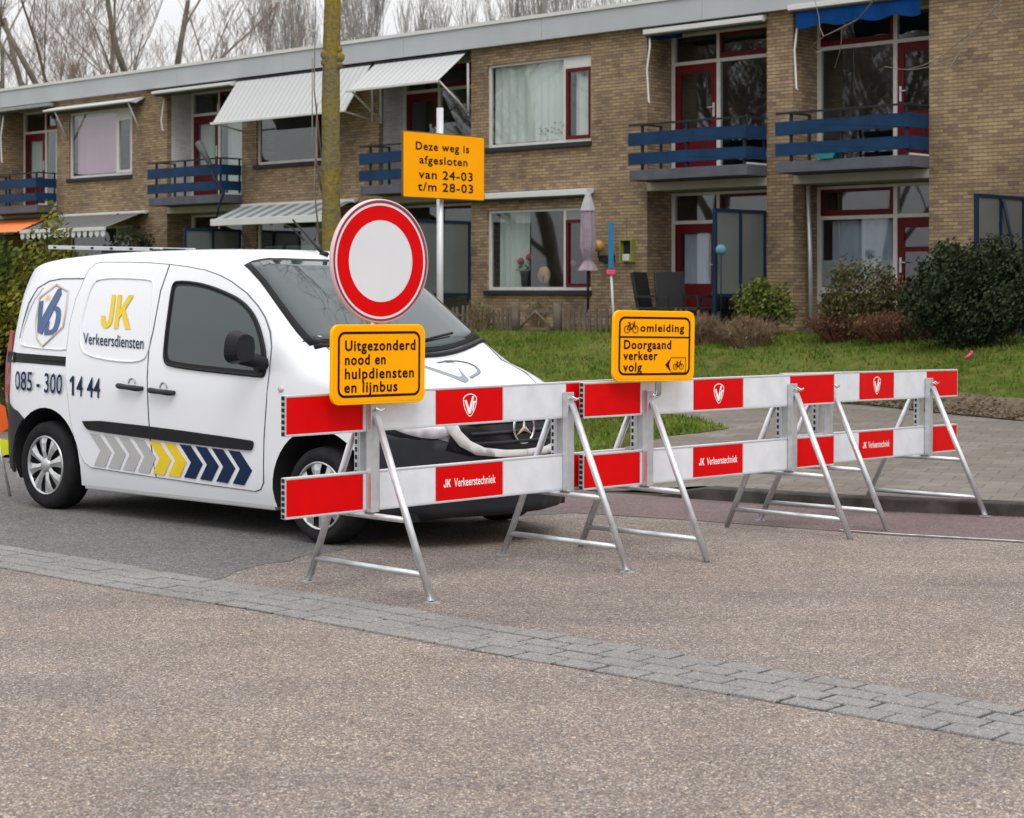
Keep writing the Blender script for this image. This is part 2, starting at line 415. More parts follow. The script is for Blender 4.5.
def glyphs_mb(mb, txt, fn, x0, x1, ybase, cap, slant=0, gap=.14):
    tot = sum(GL[c][1] for c in txt)+gap*(len(txt)-1); k = (x1-x0)/tot; x = x0
    for c in txt:
        P_, w_ = GL[c]; vv, ff = fillpoly(ccw(P_))
        mb.add([fn((x+a*k+slant*b*cap, ybase+b*cap)) for a, b in vv], ff); x += (w_+gap)*k
def ccw(p):
    a = sum(p[i][0]*p[(i+1) % len(p)][1]-p[(i+1) % len(p)][0]*p[i][1] for i in range(len(p)))
    return p if a > 0 else p[::-1]
def text_mb(mb, txt, fn, x0, x1, ybase, cap, bold=.01, spacing=1.0, slant=0):
    """fit the text's width to x0..x1, its cap height to cap, baseline at ybase; fn maps 2-D to 3-D"""
    vs, fs = text2d(txt, bold, spacing)
    ax = min(v[0] for v in vs); bx = max(v[0] for v in vs)
    H = CAP
    out = []
    for x, y in vs:
        X = x0+(x-ax)/(bx-ax)*(x1-x0); Y = ybase+y/H*cap
        out.append(fn((X+slant*(Y-ybase), Y)))
    mb.add(out, fs)
_v, _f = text2d('H'); CAP = max(v[1] for v in _v)

# ------------------------------------------------------------------ camera / world
cam = bpy.data.objects.new('camera', bpy.data.cameras.new('camera')); C.objects.link(cam)
scene.camera = cam
cam.location = (0, 0, EYE); cam.rotation_euler = (R(90), 0, 0)
cd = cam.data; cd.sensor_width = 36; cd.sensor_fit = 'HORIZONTAL'; cd.lens = FPX/1024*36
cd.shift_y = -(409-HV)/1024; cd.clip_end = 2000; cd.clip_start = .1
cd.dof.use_dof = True; cd.dof.focus_distance = 10.6; cd.dof.aperture_fstop = 6.3
def gpt(u, v, z=0.0):
    y = FPX*(EYE-z)/(v-HV); return ((u-512)/FPX*y, y)
def at(u, v, y):
    return ((u-512)/FPX*y, y, EYE+(HV-v)/FPX*y)

w = bpy.data.worlds.new('World'); scene.world = w; w.use_nodes = True
t = NT(w.node_tree); bg = w.node_tree.nodes['Background']
sky = t.n('ShaderNodeTexSky', sky_type='NISHITA'); sky.sun_disc = False
SUN_EL, SUN_AZ = R(48), R(-35)
sky.sun_elevation = SUN_EL; sky.sun_rotation = SUN_AZ; sky.dust_density = 4; sky.air_density = 1.0
hs = t.n('ShaderNodeHueSaturation'); hs.inputs['Saturation'].default_value = .18; t.l(sky.outputs[0], hs.inputs['Color'])
tc = t.n('ShaderNodeTexCoord'); sp = t.n('ShaderNodeSeparateXYZ'); t.l(tc.outputs['Generated'], sp.inputs[0])
cl = t.noise(2.2, 6, tc.outputs['Generated'], .6)
el = t.math('MAXIMUM', sp.outputs[2], 0.0)
lum = t.math('MULTIPLY', t.math('MULTIPLY_ADD', t.math('POWER', el, .8), 13.5, 7.6), t.math('MULTIPLY_ADD', cl, .3, .85))
cc = t.n('ShaderNodeCombineXYZ')
t.l(t.math('MULTIPLY', lum, .985), cc.inputs[0]); t.l(t.math('MULTIPLY', lum, .99), cc.inputs[1]); t.l(lum, cc.inputs[2])
mixc = t.mix(.88, hs.outputs[0], cc.outputs[0])
t.l(mixc, bg.inputs[0]); bg.inputs[1].default_value = .1
sun = bpy.data.objects.new('sun', bpy.data.lights.new('sun', 'SUN')); C.objects.link(sun)
sun.data.energy = 1.0; sun.data.angle = R(25); sun.data.color = (1, .97, .93)
sd = Vector((math.sin(SUN_AZ)*math.cos(SUN_EL), math.cos(SUN_AZ)*math.cos(SUN_EL), math.sin(SUN_EL)))
sd = Vector((.15, -.62, .77))
sky.sun_elevation = math.asin(sd.normalized().z); sky.sun_rotation = math.atan2(sd.x, sd.y)
sun.rotation_euler = (-sd).to_track_quat('-Z', 'Y').to_euler(); sun.location = (0, 0, 30)
scene.view_settings.view_transform = 'Standard'; scene.view_settings.look = 'None'
scene.view_settings.exposure = 0; scene.view_settings.gamma = 1
scene.cycles.max_bounces = 6; scene.cycles.transparent_max_bounces = 10

# ------------------------------------------------------------------ frames of reference
FD = Vector((.7184, -.6957)); FN = Vector((.6957, .7184)); P0 = Vector((-.42, 35.9))
FA = math.atan2(FD.y, FD.x)
def fw(s, t_, z=0): p = P0+FD*s+FN*t_; return (p.x, p.y, z)
def facs(u, t_=0.0):
    k = (u-512)/FPX
    return (k*35.9+.42-t_*(.6957-.7184*k))/(.7184+.6957*k)
def sst(a, b, x):
    x = min(1, max(0, (x-a)/(b-a))); return x*x*(3-2*x)
def g(x, y):
    q = .469*x+.883*y
    a = max(0, min(1.2, q-10.8)); r = .03*(a*a/2.4)
    if q > 12.0: r += .03*(min(q, 14.3)-12.0)
    return -r
# ------------------------------------------------------------------ ground
def lattice(name, xs, ys, fn, mat):
    mb = MB(); nx = len(xs)
    mb.smooth = True
    mb.add([(x, y, fn(x, y)) for y in ys for x in xs], [(j*nx+i, j*nx+i+1, (j+1)*nx+i+1, (j+1)*nx+i) for j in range(len(ys)-1) for i in range(nx-1)])
    return mb.build(name, mat, fix=False)
xs = [-900, -400, -150, -80, -50, -35, -25, -18]+[-14+.5*i for i in range(57)]+[18, 25, 35, 50, 80, 150, 400, 900]
ys = [-300, -100, -40, -15, -5, 0, 2, 4]+[5+.5*i for i in range(45)]+[30, 35, 45, 60, 100, 200, 500, 1500]
road = tag(lattice('road', xs, ys, lambda x, y: g(x, y) if y < 40 else -.08, 'chip'), kind='structure')
def sheet(name, poly, off, mat, step=.5, hf=None, thick=0):
    vv, ff = fillpoly(poly, step)
    mb = MB(); mb.smooth = True
    hf = hf or g
    if name == 'lawn':
        bd = [vv[i] for i in range(len(vv))]
    mb.add([(x, y, hf(x, y)+off) for x, y in vv], ff)
    o = mb.build(name, mat, fix=False); tag(o, kind='structure'); return o
UP = [(0, 545.6), (100, 562), (200, 579), (300, 592.5), (400, 609), (500, 626.6), (700, 658.5), (900, 690), (1024, 710)]
up3 = [gpt(*p) for p in UP]
d0 = Vector(up3[0])-Vector(up3[2]); d0.normalize(); d1 = Vector(up3[-1])-Vector(up3[-3]); d1.normalize()
up3 = [tuple(Vector(up3[0])+d0*14)]+up3+[tuple(Vector(up3[-1])+d1*9)]
# asphalt (left, under the van) and the red lane
asph = [up3[i] for i in (0, 1, 2, 3)]+[gpt(215, 580), gpt(258, 566), gpt(310, 556), (-.75, 12.1), (-.1, 13.2), (.5, 13.6), (.55, 15.4), (-3, 17.5), (-14, 23.5), (-30, 32)]
def wob(a, b, n=14, amp=.05):
    out = []
    for i in range(n):
        f = i/n; out.append((a[0]+(b[0]-a[0])*f+random.uniform(-amp, amp), a[1]+(b[1]-a[1])*f+random.uniform(-amp, amp)))
    return out
asph = asph[:4]+wob(asph[4], asph[5], 6, .03)+wob(asph[5], asph[6], 8, .03)+wob(asph[6], asph[8], 12, .04)+asph[8:]
sheet('asphalt_road', asph, .002, 'asphalt')
KB = [(1000, 516.6), (840, 511), (700, 500), (607, 492.6), (560, 488)]
kb = [gpt(u, v, -.075) for u, v in KB]
kd = (Vector(kb[0])-Vector(kb[1])).normalized()
kerb_line = [tuple(Vector(kb[0])+kd*9)]+kb+[(-3, 17.6), (-14, 23.6), (-30, 32.2)]
bl_near = [gpt(1024, 548, -.05), gpt(900, 541, -.05), gpt(800, 533, -.05), gpt(700, 525, -.05), gpt(600, 517, -.04), gpt(540, 512, -.03), (-.1, 13.25)]
bl_near = [(bl_near[0][0]+8, bl_near[0][1]-2.2)]+bl_near
sheet('bike_lane', kerb_line[:6]+[(-1, 16.5), (-2.4, 16.6)]+[(-1.2, 14.8)]+bl_near[::-1], .003, 'bike')
# worn white edge line
mb = MB()
wl = [gpt(1024, 546.5, -.05), gpt(960, 542.8, -.05), gpt(890, 538.8, -.05), gpt(840, 535, -.05)]
wl = [(wl[0][0]+8, wl[0][1]-2.1)]+wl
vs = []; fs = []
for i, p in enumerate(wl):
    vs += [(p[0], p[1]-.03, g(p[0], p[1]-.03)+.006), (p[0], p[1]+.03, g(p[0], p[1]+.03)+.006)]
    if i: fs.append((2*i-2, 2*i-1, 2*i+1, 2*i))
mb.add(vs, fs); tag(mb.build('white_line', 'line', fix=False), kind='structure')
# paver strip: base bed and individual slabs in one sheet
def along(line):
    L = [0]
    for i in range(1, len(line)): L.append(L[-1]+(Vector(line[i])-Vector(line[i-1])).length)
    def f(s, off):
        s = max(0, min(L[-1], s))
        for i in range(1, len(line)):
            if s <= L[i] or i == len(line)-1: break
        a, b = Vector(line[i-1]), Vector(line[i]); d = (b-a).normalized(); p = a+d*(s-L[i-1])
        # smooth normal
        nn = Vector((-d.y, d.x))
        return p+nn*off
    return f, L[-1]
line = smooth_poly(up3, 2, False)
f, LL = along(line)
mb = MB(); vs = []; fs = []; n = int(LL/.4)
for i in range(n+1):
    for o in (-.004, -.524):
        p = f(i*LL/n, o); vs.append((p.x, p.y, g(p.x, p.y)+.003))
    if i: fs.append((2*i-2, 2*i-1, 2*i+1, 2*i))
mb.add(vs, fs); tag(mb.build('strip_bed', 'joint', fix=False), kind='structure')
mb = MB(); rw = .53/4; pl = .225
for r_ in range(4):
    s = -random.random()*pl
    while s < LL:
        jit = random.uniform(-.008, .008); gp = random.choice([.006, .007, .009, .013])
        a, b = s+gp, s+pl-gp; hz = .010+random.uniform(-.0015, .002)
        c = [f(max(0, a), -r_*rw-gp+jit*.3), f(max(0, b), -r_*rw-gp+jit*.3), f(max(0, b), -(r_+1)*rw+gp*.6), f(max(0, a), -(r_+1)*rw+gp*.6)]
        if r_ == 0: c[0] = f(max(0, a), -gp+jit*2.2); c[1] = f(max(0, b), -gp+jit*2.2)
        top = [(p.x, p.y, g(p.x, p.y)+hz) for p in c]; ctr = sum((Vector(p) for p in top), Vector())/4
        bot = [(p[0], p[1], p[2]-.012) for p in top]
        top2 = [tuple(Vector(p)+(ctr-Vector(p)).normalized()*.006) for p in top]
        low = [(p[0], p[1], p[2]-.004) for p in top]
        mb.add(top2+low+bot, [(0, 1, 2, 3)]+[(i, i+4, (i+1) % 4+4, (i+1) % 4) for i in range(4)]+[(i+4, i+8, (i+1) % 4+8, (i+1) % 4+4) for i in range(4)])
        s += pl
tag(mb.build('paver_strip', 'paver', fix=False), kind='structure')
# kerb
def hp(x, y):
    k = .012+.088*sst(1.15, 1.5, x)
    a = max(g(x, y), -.09)+k; f_ = sst(17.5, 21.5, y)
    return a*(1-f_)+.035*f_
mb = MB()
tall = kerb_line[:7]; fk, LK = along(tall[::-1])
n = 24
tlist = [fk(LK*i/(n*3), 0) for i in range(n*3+1)]; blist = [fk(LK*i/(n*3), .13) for i in range(n*3+1)]
vs = []; fs = []
for i, (a, b) in enumerate(zip(tlist, blist)):
    zz = g(a.x, a.y); hk = hp(a.x, a.y)-zz+.003
    vs += [(a.x, a.y, zz-.05), (a.x, a.y, zz+hk-.012), (a.x+(b.x-a.x)*.12, a.y+(b.y-a.y)*.12, zz+hk), (b.x, b.y, zz+hk), (b.x, b.y, zz-.05)]
    if i:
        for k in range(4): fs.append((5*i-5+k, 5*i+k, 5*i+k+1, 5*i-4+k))
mb.add(vs, fs); mb.add(vs[:5], [(0, 1, 2, 3, 4)])
kerb = tag(mb.build('kerb', 'kerb'), kind='structure')
# pavement
PH = .02
LE = [gpt(1024, 421, .04), gpt(930, 412, .04), gpt(870, 405, .04), gpt(800, 401, .04), gpt(730, 402, .04), gpt(690, 407, .03), gpt(668, 414, .03), gpt(700, 420, .03),
      gpt(729, 430, .02), gpt(700, 434, .02), gpt(669, 437, .02), gpt(600, 446, .02), gpt(560, 452, .02)]
lawn_edge = [(LE[0][0]+9, LE[0][1]-10)]+LE+[(-1, 18.6), (-5, 20.5), (-14, 25.2), (-30, 34)]
back = [(p[0]+.13*.3, p[1]+.125) for p in kerb_line[:4]]
sheet('pavement', back+kerb_line[4:]+lawn_edge[::-1], .0, 'pave', .5, hp)
# lawn rises to the houses
LEM = sorted([(p[0], p[1]) for p in lawn_edge[:6]])
def yE(x):
    if x < LEM[0][0]: return LEM[0][1]+max(0, -x)*.25
    for (a, b), (c_, d) in zip(LEM, LEM[1:]):
        if x <= c_: return b+(d-b)*(x-a)/(c_-a)
    return LEM[-1][1]
def hl(x, y):
    yf = 35.9-.968*(x+.42)-1.2
    e = yE(x)+.05; f_ = 1-(1-min(1, max(0, (y-e)/max(.5, yf-e))))**1.9
    base = hp(x, min(y, 24))+.006
    return base+(.87-base)*f_
sheet('lawn', lawn_edge+[(-60, 60), (-60, 140), (80, 140), (60, -10), (20, 5)], .0, 'lawn', .5, hl)
# bare soil edge with leaf litter
se = [(p[0], p[1]) for p in lawn_edge[:7]]
so = [(p[0]+.05, p[1]+w_) for p, w_ in zip(se, (.9, .9, .85, .7, .55, .4, .3))]
sheet('soil_edge', se+so[::-1], .008, 'soil', .5, hl)
mb = MB()
for _ in range(2600):
    i = random.randrange(0, 6); f_ = random.random(); a, b = Vector(se[i]), Vector(se[i+1]); p = a+(b-a)*f_
    y = p.y+random.uniform(-.12, 1.3)*random.random(); x = p.x+random.uniform(-.1, .1)
    z = max(hl(x, y), hp(x, y))+.02; r_ = random.uniform(.010, .028); an = random.random()*6.28
    dx, dy = r_*math.cos(an), r_*math.sin(an)
    mb.add([(x-dx, y-dy, z), (x+dy, y-dx, z+random.uniform(0, .03)), (x+dx, y+dy, z+.01), (x-dy*.8, y+dx*.8, z+random.uniform(0, .03))], [(0, 1, 2, 3)])
tag(mb.build('leaf_litter', 'leaf_litter', fix=False), kind='stuff', label='dead brown leaves scattered along the bare lawn edge', cat='leaves')
# grass blades
mb = MB()
import bisect
def inside(p, poly):
    x, y = p; c = False; j = len(poly)-1
    for i in range(len(poly)):
        if (poly[i][1] > y) != (poly[j][1] > y) and x < (poly[j][0]-poly[i][0])*(y-poly[i][1])/(poly[j][1]-poly[i][1])+poly[i][0]: c = not c
        j = i
    return c
lawnpoly = lawn_edge+[(-60, 60), (60, 60), (20, 5)]
soilpoly = se+so[::-1]
cnt = 0
while cnt < 60000:
    y = 17.5+random.random()**1.0*19; x = random.uniform(-.29, .29)*y
    if not inside((x, y), lawnpoly): continue
    s_ = (Vector((x, y))-P0).dot(FN)
    if s_ > -.3: continue
    if inside((x, y), soilpoly) and random.random() < .93: continue
    if random.random() > .35+.65*(math.sin(x*1.7+2*math.sin(y*.9))*.5+.5): continue
    z = hl(x, y); h_ = random.uniform(.03, .075); wd = random.uniform(.008, .016); an = random.random()*6.28
    dx, dy = wd*math.cos(an), wd*math.sin(an); lx, ly = random.uniform(-.03, .03), random.uniform(-.03, .03)
    mb.add([(x-dx, y-dy, z), (x+dx, y+dy, z), (x+lx, y+ly, z+h_)], [(0, 1, 2)]); cnt += 1
tag(mb.build('grass', 'grass', fix=False), kind='stuff', label='short green lawn grass in front of the brick flats', cat='grass')

# ------------------------------------------------------------------ the brick flats
ZB = .84
class LB(MB):
    def add(s, vs, fs): super().add([(v[0], v[1], v[2]-ZB) for v in vs], fs)
bld = thing('apartment_building', 'long two-storey brown brick apartment block with flat roof, navy balconies and white awnings', 'building', (P0.x, P0.y, ZB), FA)
def part(mb, name, mats, parent=None, bevel=0, label=None):
    o = mb.build(name, mats, parent or bld, bevel=bevel)
    if label: o['label'] = label
    return o
REC = [(-24.2, -21.6), (-17.43, -14.82), (-10.3, -7.56), (-3.13, -.5), (3.87, 6.45), (6.98, 9.53)]
WINS = {(-21.6, -17.43): -21.1, (-14.82, -10.3): -14.3, (-7.56, -3.13): -7.06, (-.5, 3.87): -.07}
ZT = 6.16; RD = .7; D = 9.0
def wallbox(mb, s0, s1, z0, z1, t0=0, t1=.12): mb.box(s0, s1, t0, t1, z0, z1)
wall = LB()
solid = [(-32, -24.2), (-21.6, -17.43), (-14.82, -10.3), (-7.56, -3.13), (-.5, 3.87), (6.45, 6.98), (9.53, 17.0)]
for a, b in solid:
    if (a, b) in WINS:
        w0 = WINS[(a, b)]; w1 = w0+2.63
        wallbox(wall, a, w0, .5, ZT); wallbox(wall, w1, b, .5, ZT)
        wallbox(wall, w0, w1, .5, 1.48); wallbox(wall, w0, w1, 3.07, 4.2); wallbox(wall, w0, w1, 5.82, ZT)
    else: wallbox(wall, a, b, .5, ZT)
    # reveals into the recesses
for a, b in REC:
    if a == -10.3 or a == -3.13: continue
    wall.box(a-.12, a, .12, RD+.1, .5, ZT)
for a, b in REC: wall.box(b, b+.12, .12, RD+.1, .5, ZT)
wall.box(-32, -31.88, .12, D, .5, ZT); wall.box(16.88, 17, .12, D, .5, ZT); wall.box(-32, 17, D, D+.12, .5, ZT)
part(wall, 'wall', 'brick')
pass
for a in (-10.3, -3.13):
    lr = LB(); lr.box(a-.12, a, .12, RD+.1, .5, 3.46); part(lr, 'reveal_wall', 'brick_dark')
    lr = LB(); lr.box(a-.12, a, .12, RD+.1, 3.463, ZT); part(lr, 'painted_wall', 'white_brick', label='white painted brick side wall above the balcony')
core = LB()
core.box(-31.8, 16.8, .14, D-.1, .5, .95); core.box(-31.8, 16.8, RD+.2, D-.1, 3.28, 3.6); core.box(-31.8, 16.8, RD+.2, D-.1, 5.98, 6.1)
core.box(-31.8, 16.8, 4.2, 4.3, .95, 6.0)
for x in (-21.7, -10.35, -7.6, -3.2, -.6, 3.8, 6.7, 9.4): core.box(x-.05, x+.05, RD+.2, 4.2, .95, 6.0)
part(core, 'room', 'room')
rf = LB(); rf.box(-32.1, 17.1, .0, D+.2, 6.16, 6.5); part(rf, 'roof', 'dark')
fa = LB()
s = -32.1
while s < 17.1:
    e = min(17.1, s+3.73); fa.box(s+.004, e-.004, -.14, .0, 6.15, 6.55); s = e
part(fa, 'fascia', 'fascia')
fa = LB(); fa.box(-32.15, 17.15, -.17, .1, 6.553, 6.62); part(fa, 'roof_edge', 'fascia_trim')

def window(s0, z0, z1, inner, kind, z_is_up):
    s1 = s0+2.63; m = s0+1.95; t0, t1 = .05, .11
    fr = LB()
    fr.box(s0, s0+.055, t0, t1, z0, z1); fr.box(s1-.05, s1, t0, t1, z0, z1)
    fr.box(s0+.055, s1-.05, t0, t1, z0, z0+.06); fr.box(s0+.055, s1-.05, t0, t1, z1-.05, z1)
    fr.box(m-.03, m+.03, t0, t1, z0+.06, z1-.05)
    fo = fr.build('window', 'white', bld)
    if inner: fo['label'] = inner
    p = LB(); p.box(s0+.055, m-.03, .078, .083, z0+.06, z1-.05); p.build('pane', 'pane', fo)
    zc = z1-.22
    c = LB(); a, b = m+.03, s1-.05
    c.box(a, b, t0+.005, t1-.005, zc, z1-.05); c.build('vent_panel', 'fascia_trim' if z_is_up else 'frost', fo)
    c = LB(); a0, b0, zz0, zz1 = a+.002, b-.002, z0+.062, zc-.004
    c.box(a0, a0+.06, .035, .1, zz0, zz1); c.box(b0-.045, b0, .035, .1, zz0, zz1)
    c.box(a0+.06, b0-.045, .035, .1, zz0, zz0+.06); c.box(a0+.06, b0-.045, .035, .1, zz1-.06, zz1)
    c.build('casement', 'red' if s0 == -.07 or (s0 == -7.06 and z_is_up) else 'white', fo)
    p = LB(); p.box(a0+.06, b0-.045, .07, .075, zz0+.06, zz1-.06); p.build('pane', 'pane', fo)
    sl = LB(); sl.box(s0-.05, s1+.02, -.06, .12, z0-.085, z0-.003); sl.build('sill', 'dark', fo, bevel=.006)
    return fo, s0, m, s1
def curtain(fo, a, b, z0, z1, t_, mat='curtain', amp=.03, per=.12, name='curtain'):
    c = LB(); n = max(8, int((b-a)/.02)); vs = []; fs = []
    ph = random.random()*6
    for i in range(n+1):
        x = a+(b-a)*i/n; y = t_+amp*math.sin(x/per*6.28+ph+.8*math.sin(x*5))
        vs += [(x, y, z0), (x, y+.01, z1)]
        if i: fs.append((2*i-2, 2*i, 2*i+1, 2*i-1))
    c.smooth = True; c.add(vs, fs); return c.build(name, mat, fo, fix=False)
# upper windows, lower windows
for key, s0 in WINS.items():
    for up in (1, 0):
        z0, z1 = (4.25, 5.82) if up else (1.565, 3.07)
        fo, a, m, b = window(s0, z0, z1, None, None, up)
        if s0 == -.07 and up:
            curtain(fo, a+.06, m-.05, z0+.08, z1-.05, .16, 'curtain', .015, .2); curtain(fo, m+.16, b-.05, z0+.05, z1-.05, .16, 'curtain', .02, .2)
        elif s0 == -.07:
            curtain(fo, a+.06, a+.82, z0+.03, z1-.05, .3, 'curtain', .05, .15); curtain(fo, b-.28, b-.05, z0+.03, z1-.05, .3, 'curtain', .03, .1)
        elif s0 == -14.3 and up:
            curtain(fo, a+.1, m-.04, z0+.1, z1-.1, .2, 'curtain_lilac', .01, .5, 'blind'); curtain(fo, m+.3, b-.06, z0+.05, z1-.1, .2, 'curtain_lilac', .01, .5, 'blind')
        elif s0 == -7.06 and not up:
            curtain(fo, a+.06, a+.75, z0, z0+.95, .16, 'frost', .0, .5, 'blind'); curtain(fo, a+.8, a+1.8, z0, z0+.95, .16, 'frost', .0, .5, 'blind')
            q = LB(); q.box(a+.76, a+.79, .1, .14, z0+.06, z1-.05); q.box(a+1.8, a+1.84, .1, .14, z0+.06, z1-.05); q.build('glazing_bar', 'dark', fo)
        elif s0 == -14.3: curtain(fo, a+.06, b-.06, z0, z1, .3, 'dark', .02, .3)

def door(name, s0, s1, z0, z1, t_, lab, pane='pane', cur=None, handle_right=True, kick=.75, mid=False):
    d = LB(); w_ = .12
    d.box(s0, s0+w_, t_-.02, t_+.03, z0, z1); d.box(s1-w_, s1, t_-.02, t_+.03, z0, z1)
    d.box(s0+w_, s1-w_, t_-.02, t_+.03, z1-.16, z1); d.box(s0+w_, s1-w_, t_-.02, t_+.03, z0, z0+kick)
    if mid: d.box(s0+w_, s1-w_, t_-.02, t_+.03, z0+1.25, z0+1.33)
    o = d.build(name, 'red', bld, bevel=.004)
    if lab: o['label'] = lab
    p = LB(); p.box(s0+w_, s1-w_, t_+.0, t_+.006, z0+kick, z1-.16); p.build('pane', pane, o)
    h = LB(); hx = s1-.06 if handle_right else s0+.06
    h.box(hx-.02, hx+.02, t_-.032, t_-.021, z0+.92, z0+1.16); sg = -1 if handle_right else 1
    h.tube([(hx, t_-.035, z0+1.08), (hx, t_-.07, z0+1.08), (hx+sg*.12, t_-.07, z0+1.08)], .011, 6)
    h.build('handle', 'alu', o)
    if cur: curtain(o, s0+w_+.01, s1-w_-.01, z0+.3, z1-.17, t_+.09, cur, .012, .08)
    return o
def post(mb, s0, s1, z0, z1, t_, th=.05): mb.box(s0, s1, t_-th/2, t_+th, z0, z1)
def recess_front(a, b, z0, z1, mirror, doorlab, cur=None, upper=True, panemat='pane', dcur=None, lowpanel=False, smallpane=False):
    """glazed timber front set back in a recess: door on one side, big pane on the other, transoms above"""
    t_ = RD; fr = LB(); dw = .93; p = .075
    zt = z1-.55
    if not mirror: d0, d1, g0, g1 = a+p, a+p+dw, a+p+dw+p, b-p
    else: g0, g1, d0, d1 = a+p, b-p-dw-p, b-p-dw, b-p
    mids = [a, a+p, b-p, b, (d1 if not mirror else g1), (g0 if not mirror else d0)]
    post(fr, a, a+p, z0, z1, t_); post(fr, b-p, b, z0, z1, t_); post(fr, mids[4], mids[5], z0, z1, t_)
    for x0, x1 in ((d0, d1), (g0, g1)):
        post(fr, x0, x1, zt, zt+.06, t_); post(fr, x0, x1, z1-.05, z1, t_)
    if lowpanel: post(fr, g0, g1, z0+.62, z0+.72, t_)
    else: post(fr, g0, g1, z0, z0+.08, t_)
    fo = fr.build('balcony_front' if upper else 'ground_front', 'white', bld)
    # transom lights; the one over the big pane has an oxblood sash
    q = LB(); q.box(d0, d1, t_, t_+.006, zt+.06, z1-.05); q.build('pane', panemat, fo)
    q = LB(); x0, x1, zz0, zz1 = g0+.002, g1-.002, zt+.062, z1-.052
    q.box(x0, x0+.05, t_-.04, t_+.02, zz0, zz1); q.box(x1-.05, x1, t_-.04, t_+.02, zz0, zz1); q.box(x0+.05, x1-.05, t_-.04, t_+.02, zz0, zz0+.09); q.box(x0+.05, x1-.05, t_-.04, t_+.02, zz1-.05, zz1)
    q.build('sash', 'red', fo)
    q = LB(); q.box(x0+.05, x1-.05, t_, t_+.006, zz0+.09, zz1-.05); q.build('pane', panemat, fo)
    q = LB(); q.box(g0, g1, t_+.004, t_+.01, z0+(.72 if lowpanel else .08), zt); q.build('pane', panemat, fo)
    if lowpanel:
        q = LB(); q.box(g0, g1, t_+.004, t_+.012, z0, z0+.62); q.build('lower_pane', 'pane2', fo)
    if lowpanel:
        q = LB(); q.box(g0+.01, g1-.01, t_+.03, t_+.036, z0+.73, z0+1.16); q.build('frosted_film', 'film', fo)
    door('door', d0+.003, d1-.003, z0+.03, zt-.003, t_, doorlab, panemat, dcur, not mirror, mid=smallpane)
    if cur: curtain(fo, g0+.02, g1-.02, z0+.1, zt-.02, t_+.22, cur, .045, .16)
    return fo, d0, d1, g0, g1
for i, (a, b) in enumerate(REC):
    mir = (i == 5)
    lab = 'dark red half-glazed door with white curtain' if i == 4 else None
    fo, *_ = recess_front(a, b, 3.64, 6.08, mir, None, None if i in (4, 5, 3) else 'curtain', True, dcur='curtain' if i in (1, 2) else None)
    recess_front(a, b, .9, 3.28, mir, None, 'curtain_grey' if i == 5 else None, False, dcur='curtain_grey' if i == 4 else None, lowpanel=(i == 5), smallpane=(i == 5))
    # ceiling of the recess
    c = LB(); c.box(a+.002, b-.002, .005, RD+.1, 6.085, 6.14); part(c, 'ceiling', 'soffit'); c = LB(); c.box(a+.002, b-.002, .002, RD+.15, 3.30, 3.44); part(c, 'soffit', 'soffit')
    # balcony
    TB = -.55; a2 = a+.06; bal = LB(); bal.box(a2, b-.004, TB, RD+.1, 3.45, 3.63)
    bo = bal.build('balcony', 'slab', bld, bevel=.01)
    q = LB(); q.box(a+.05, b-.006, RD-.12, RD-.06, 3.632, 3.66); q.box(b-.07, b-.006, TB+.04, RD-.12, 3.632, 3.66); q.build('threshold', 'white', bo)
    q = LB()
    for z0, z1 in ((3.72, 3.92), (4.05, 4.27)):
        q.box(a2, b-.03, TB-.03, TB, z0, z1); 
        q.box(b-.03, b, TB-.03, .0-.01, z0, z1)
    q.build('rail_board', 'navy', bo, bevel=.004)
    q = LB()
    for x in (a2+.28, b-.3 if False else (a2+b)/2, b-.06): q.box(x-.02, x+.02, TB+.002, TB+.042, 3.55, 4.40)
    q.box(a2+.28-.02, a2+.28+.02, -.05, -.01, 3.63, 4.40)
    q.box(b-.045, b-.03, -.06, -.02, 3.63, 4.4)
    q.box(a2, b-.03, TB-.02, TB+.03, 4.39, 4.42); q.box(a2+.25, a2+.30, TB+.03, -.01, 4.39, 4.42); q.box(b-.03, b+.01, TB-.02, -.01, 4.39, 4.42)
    q.build('handrail', 'rail', bo)

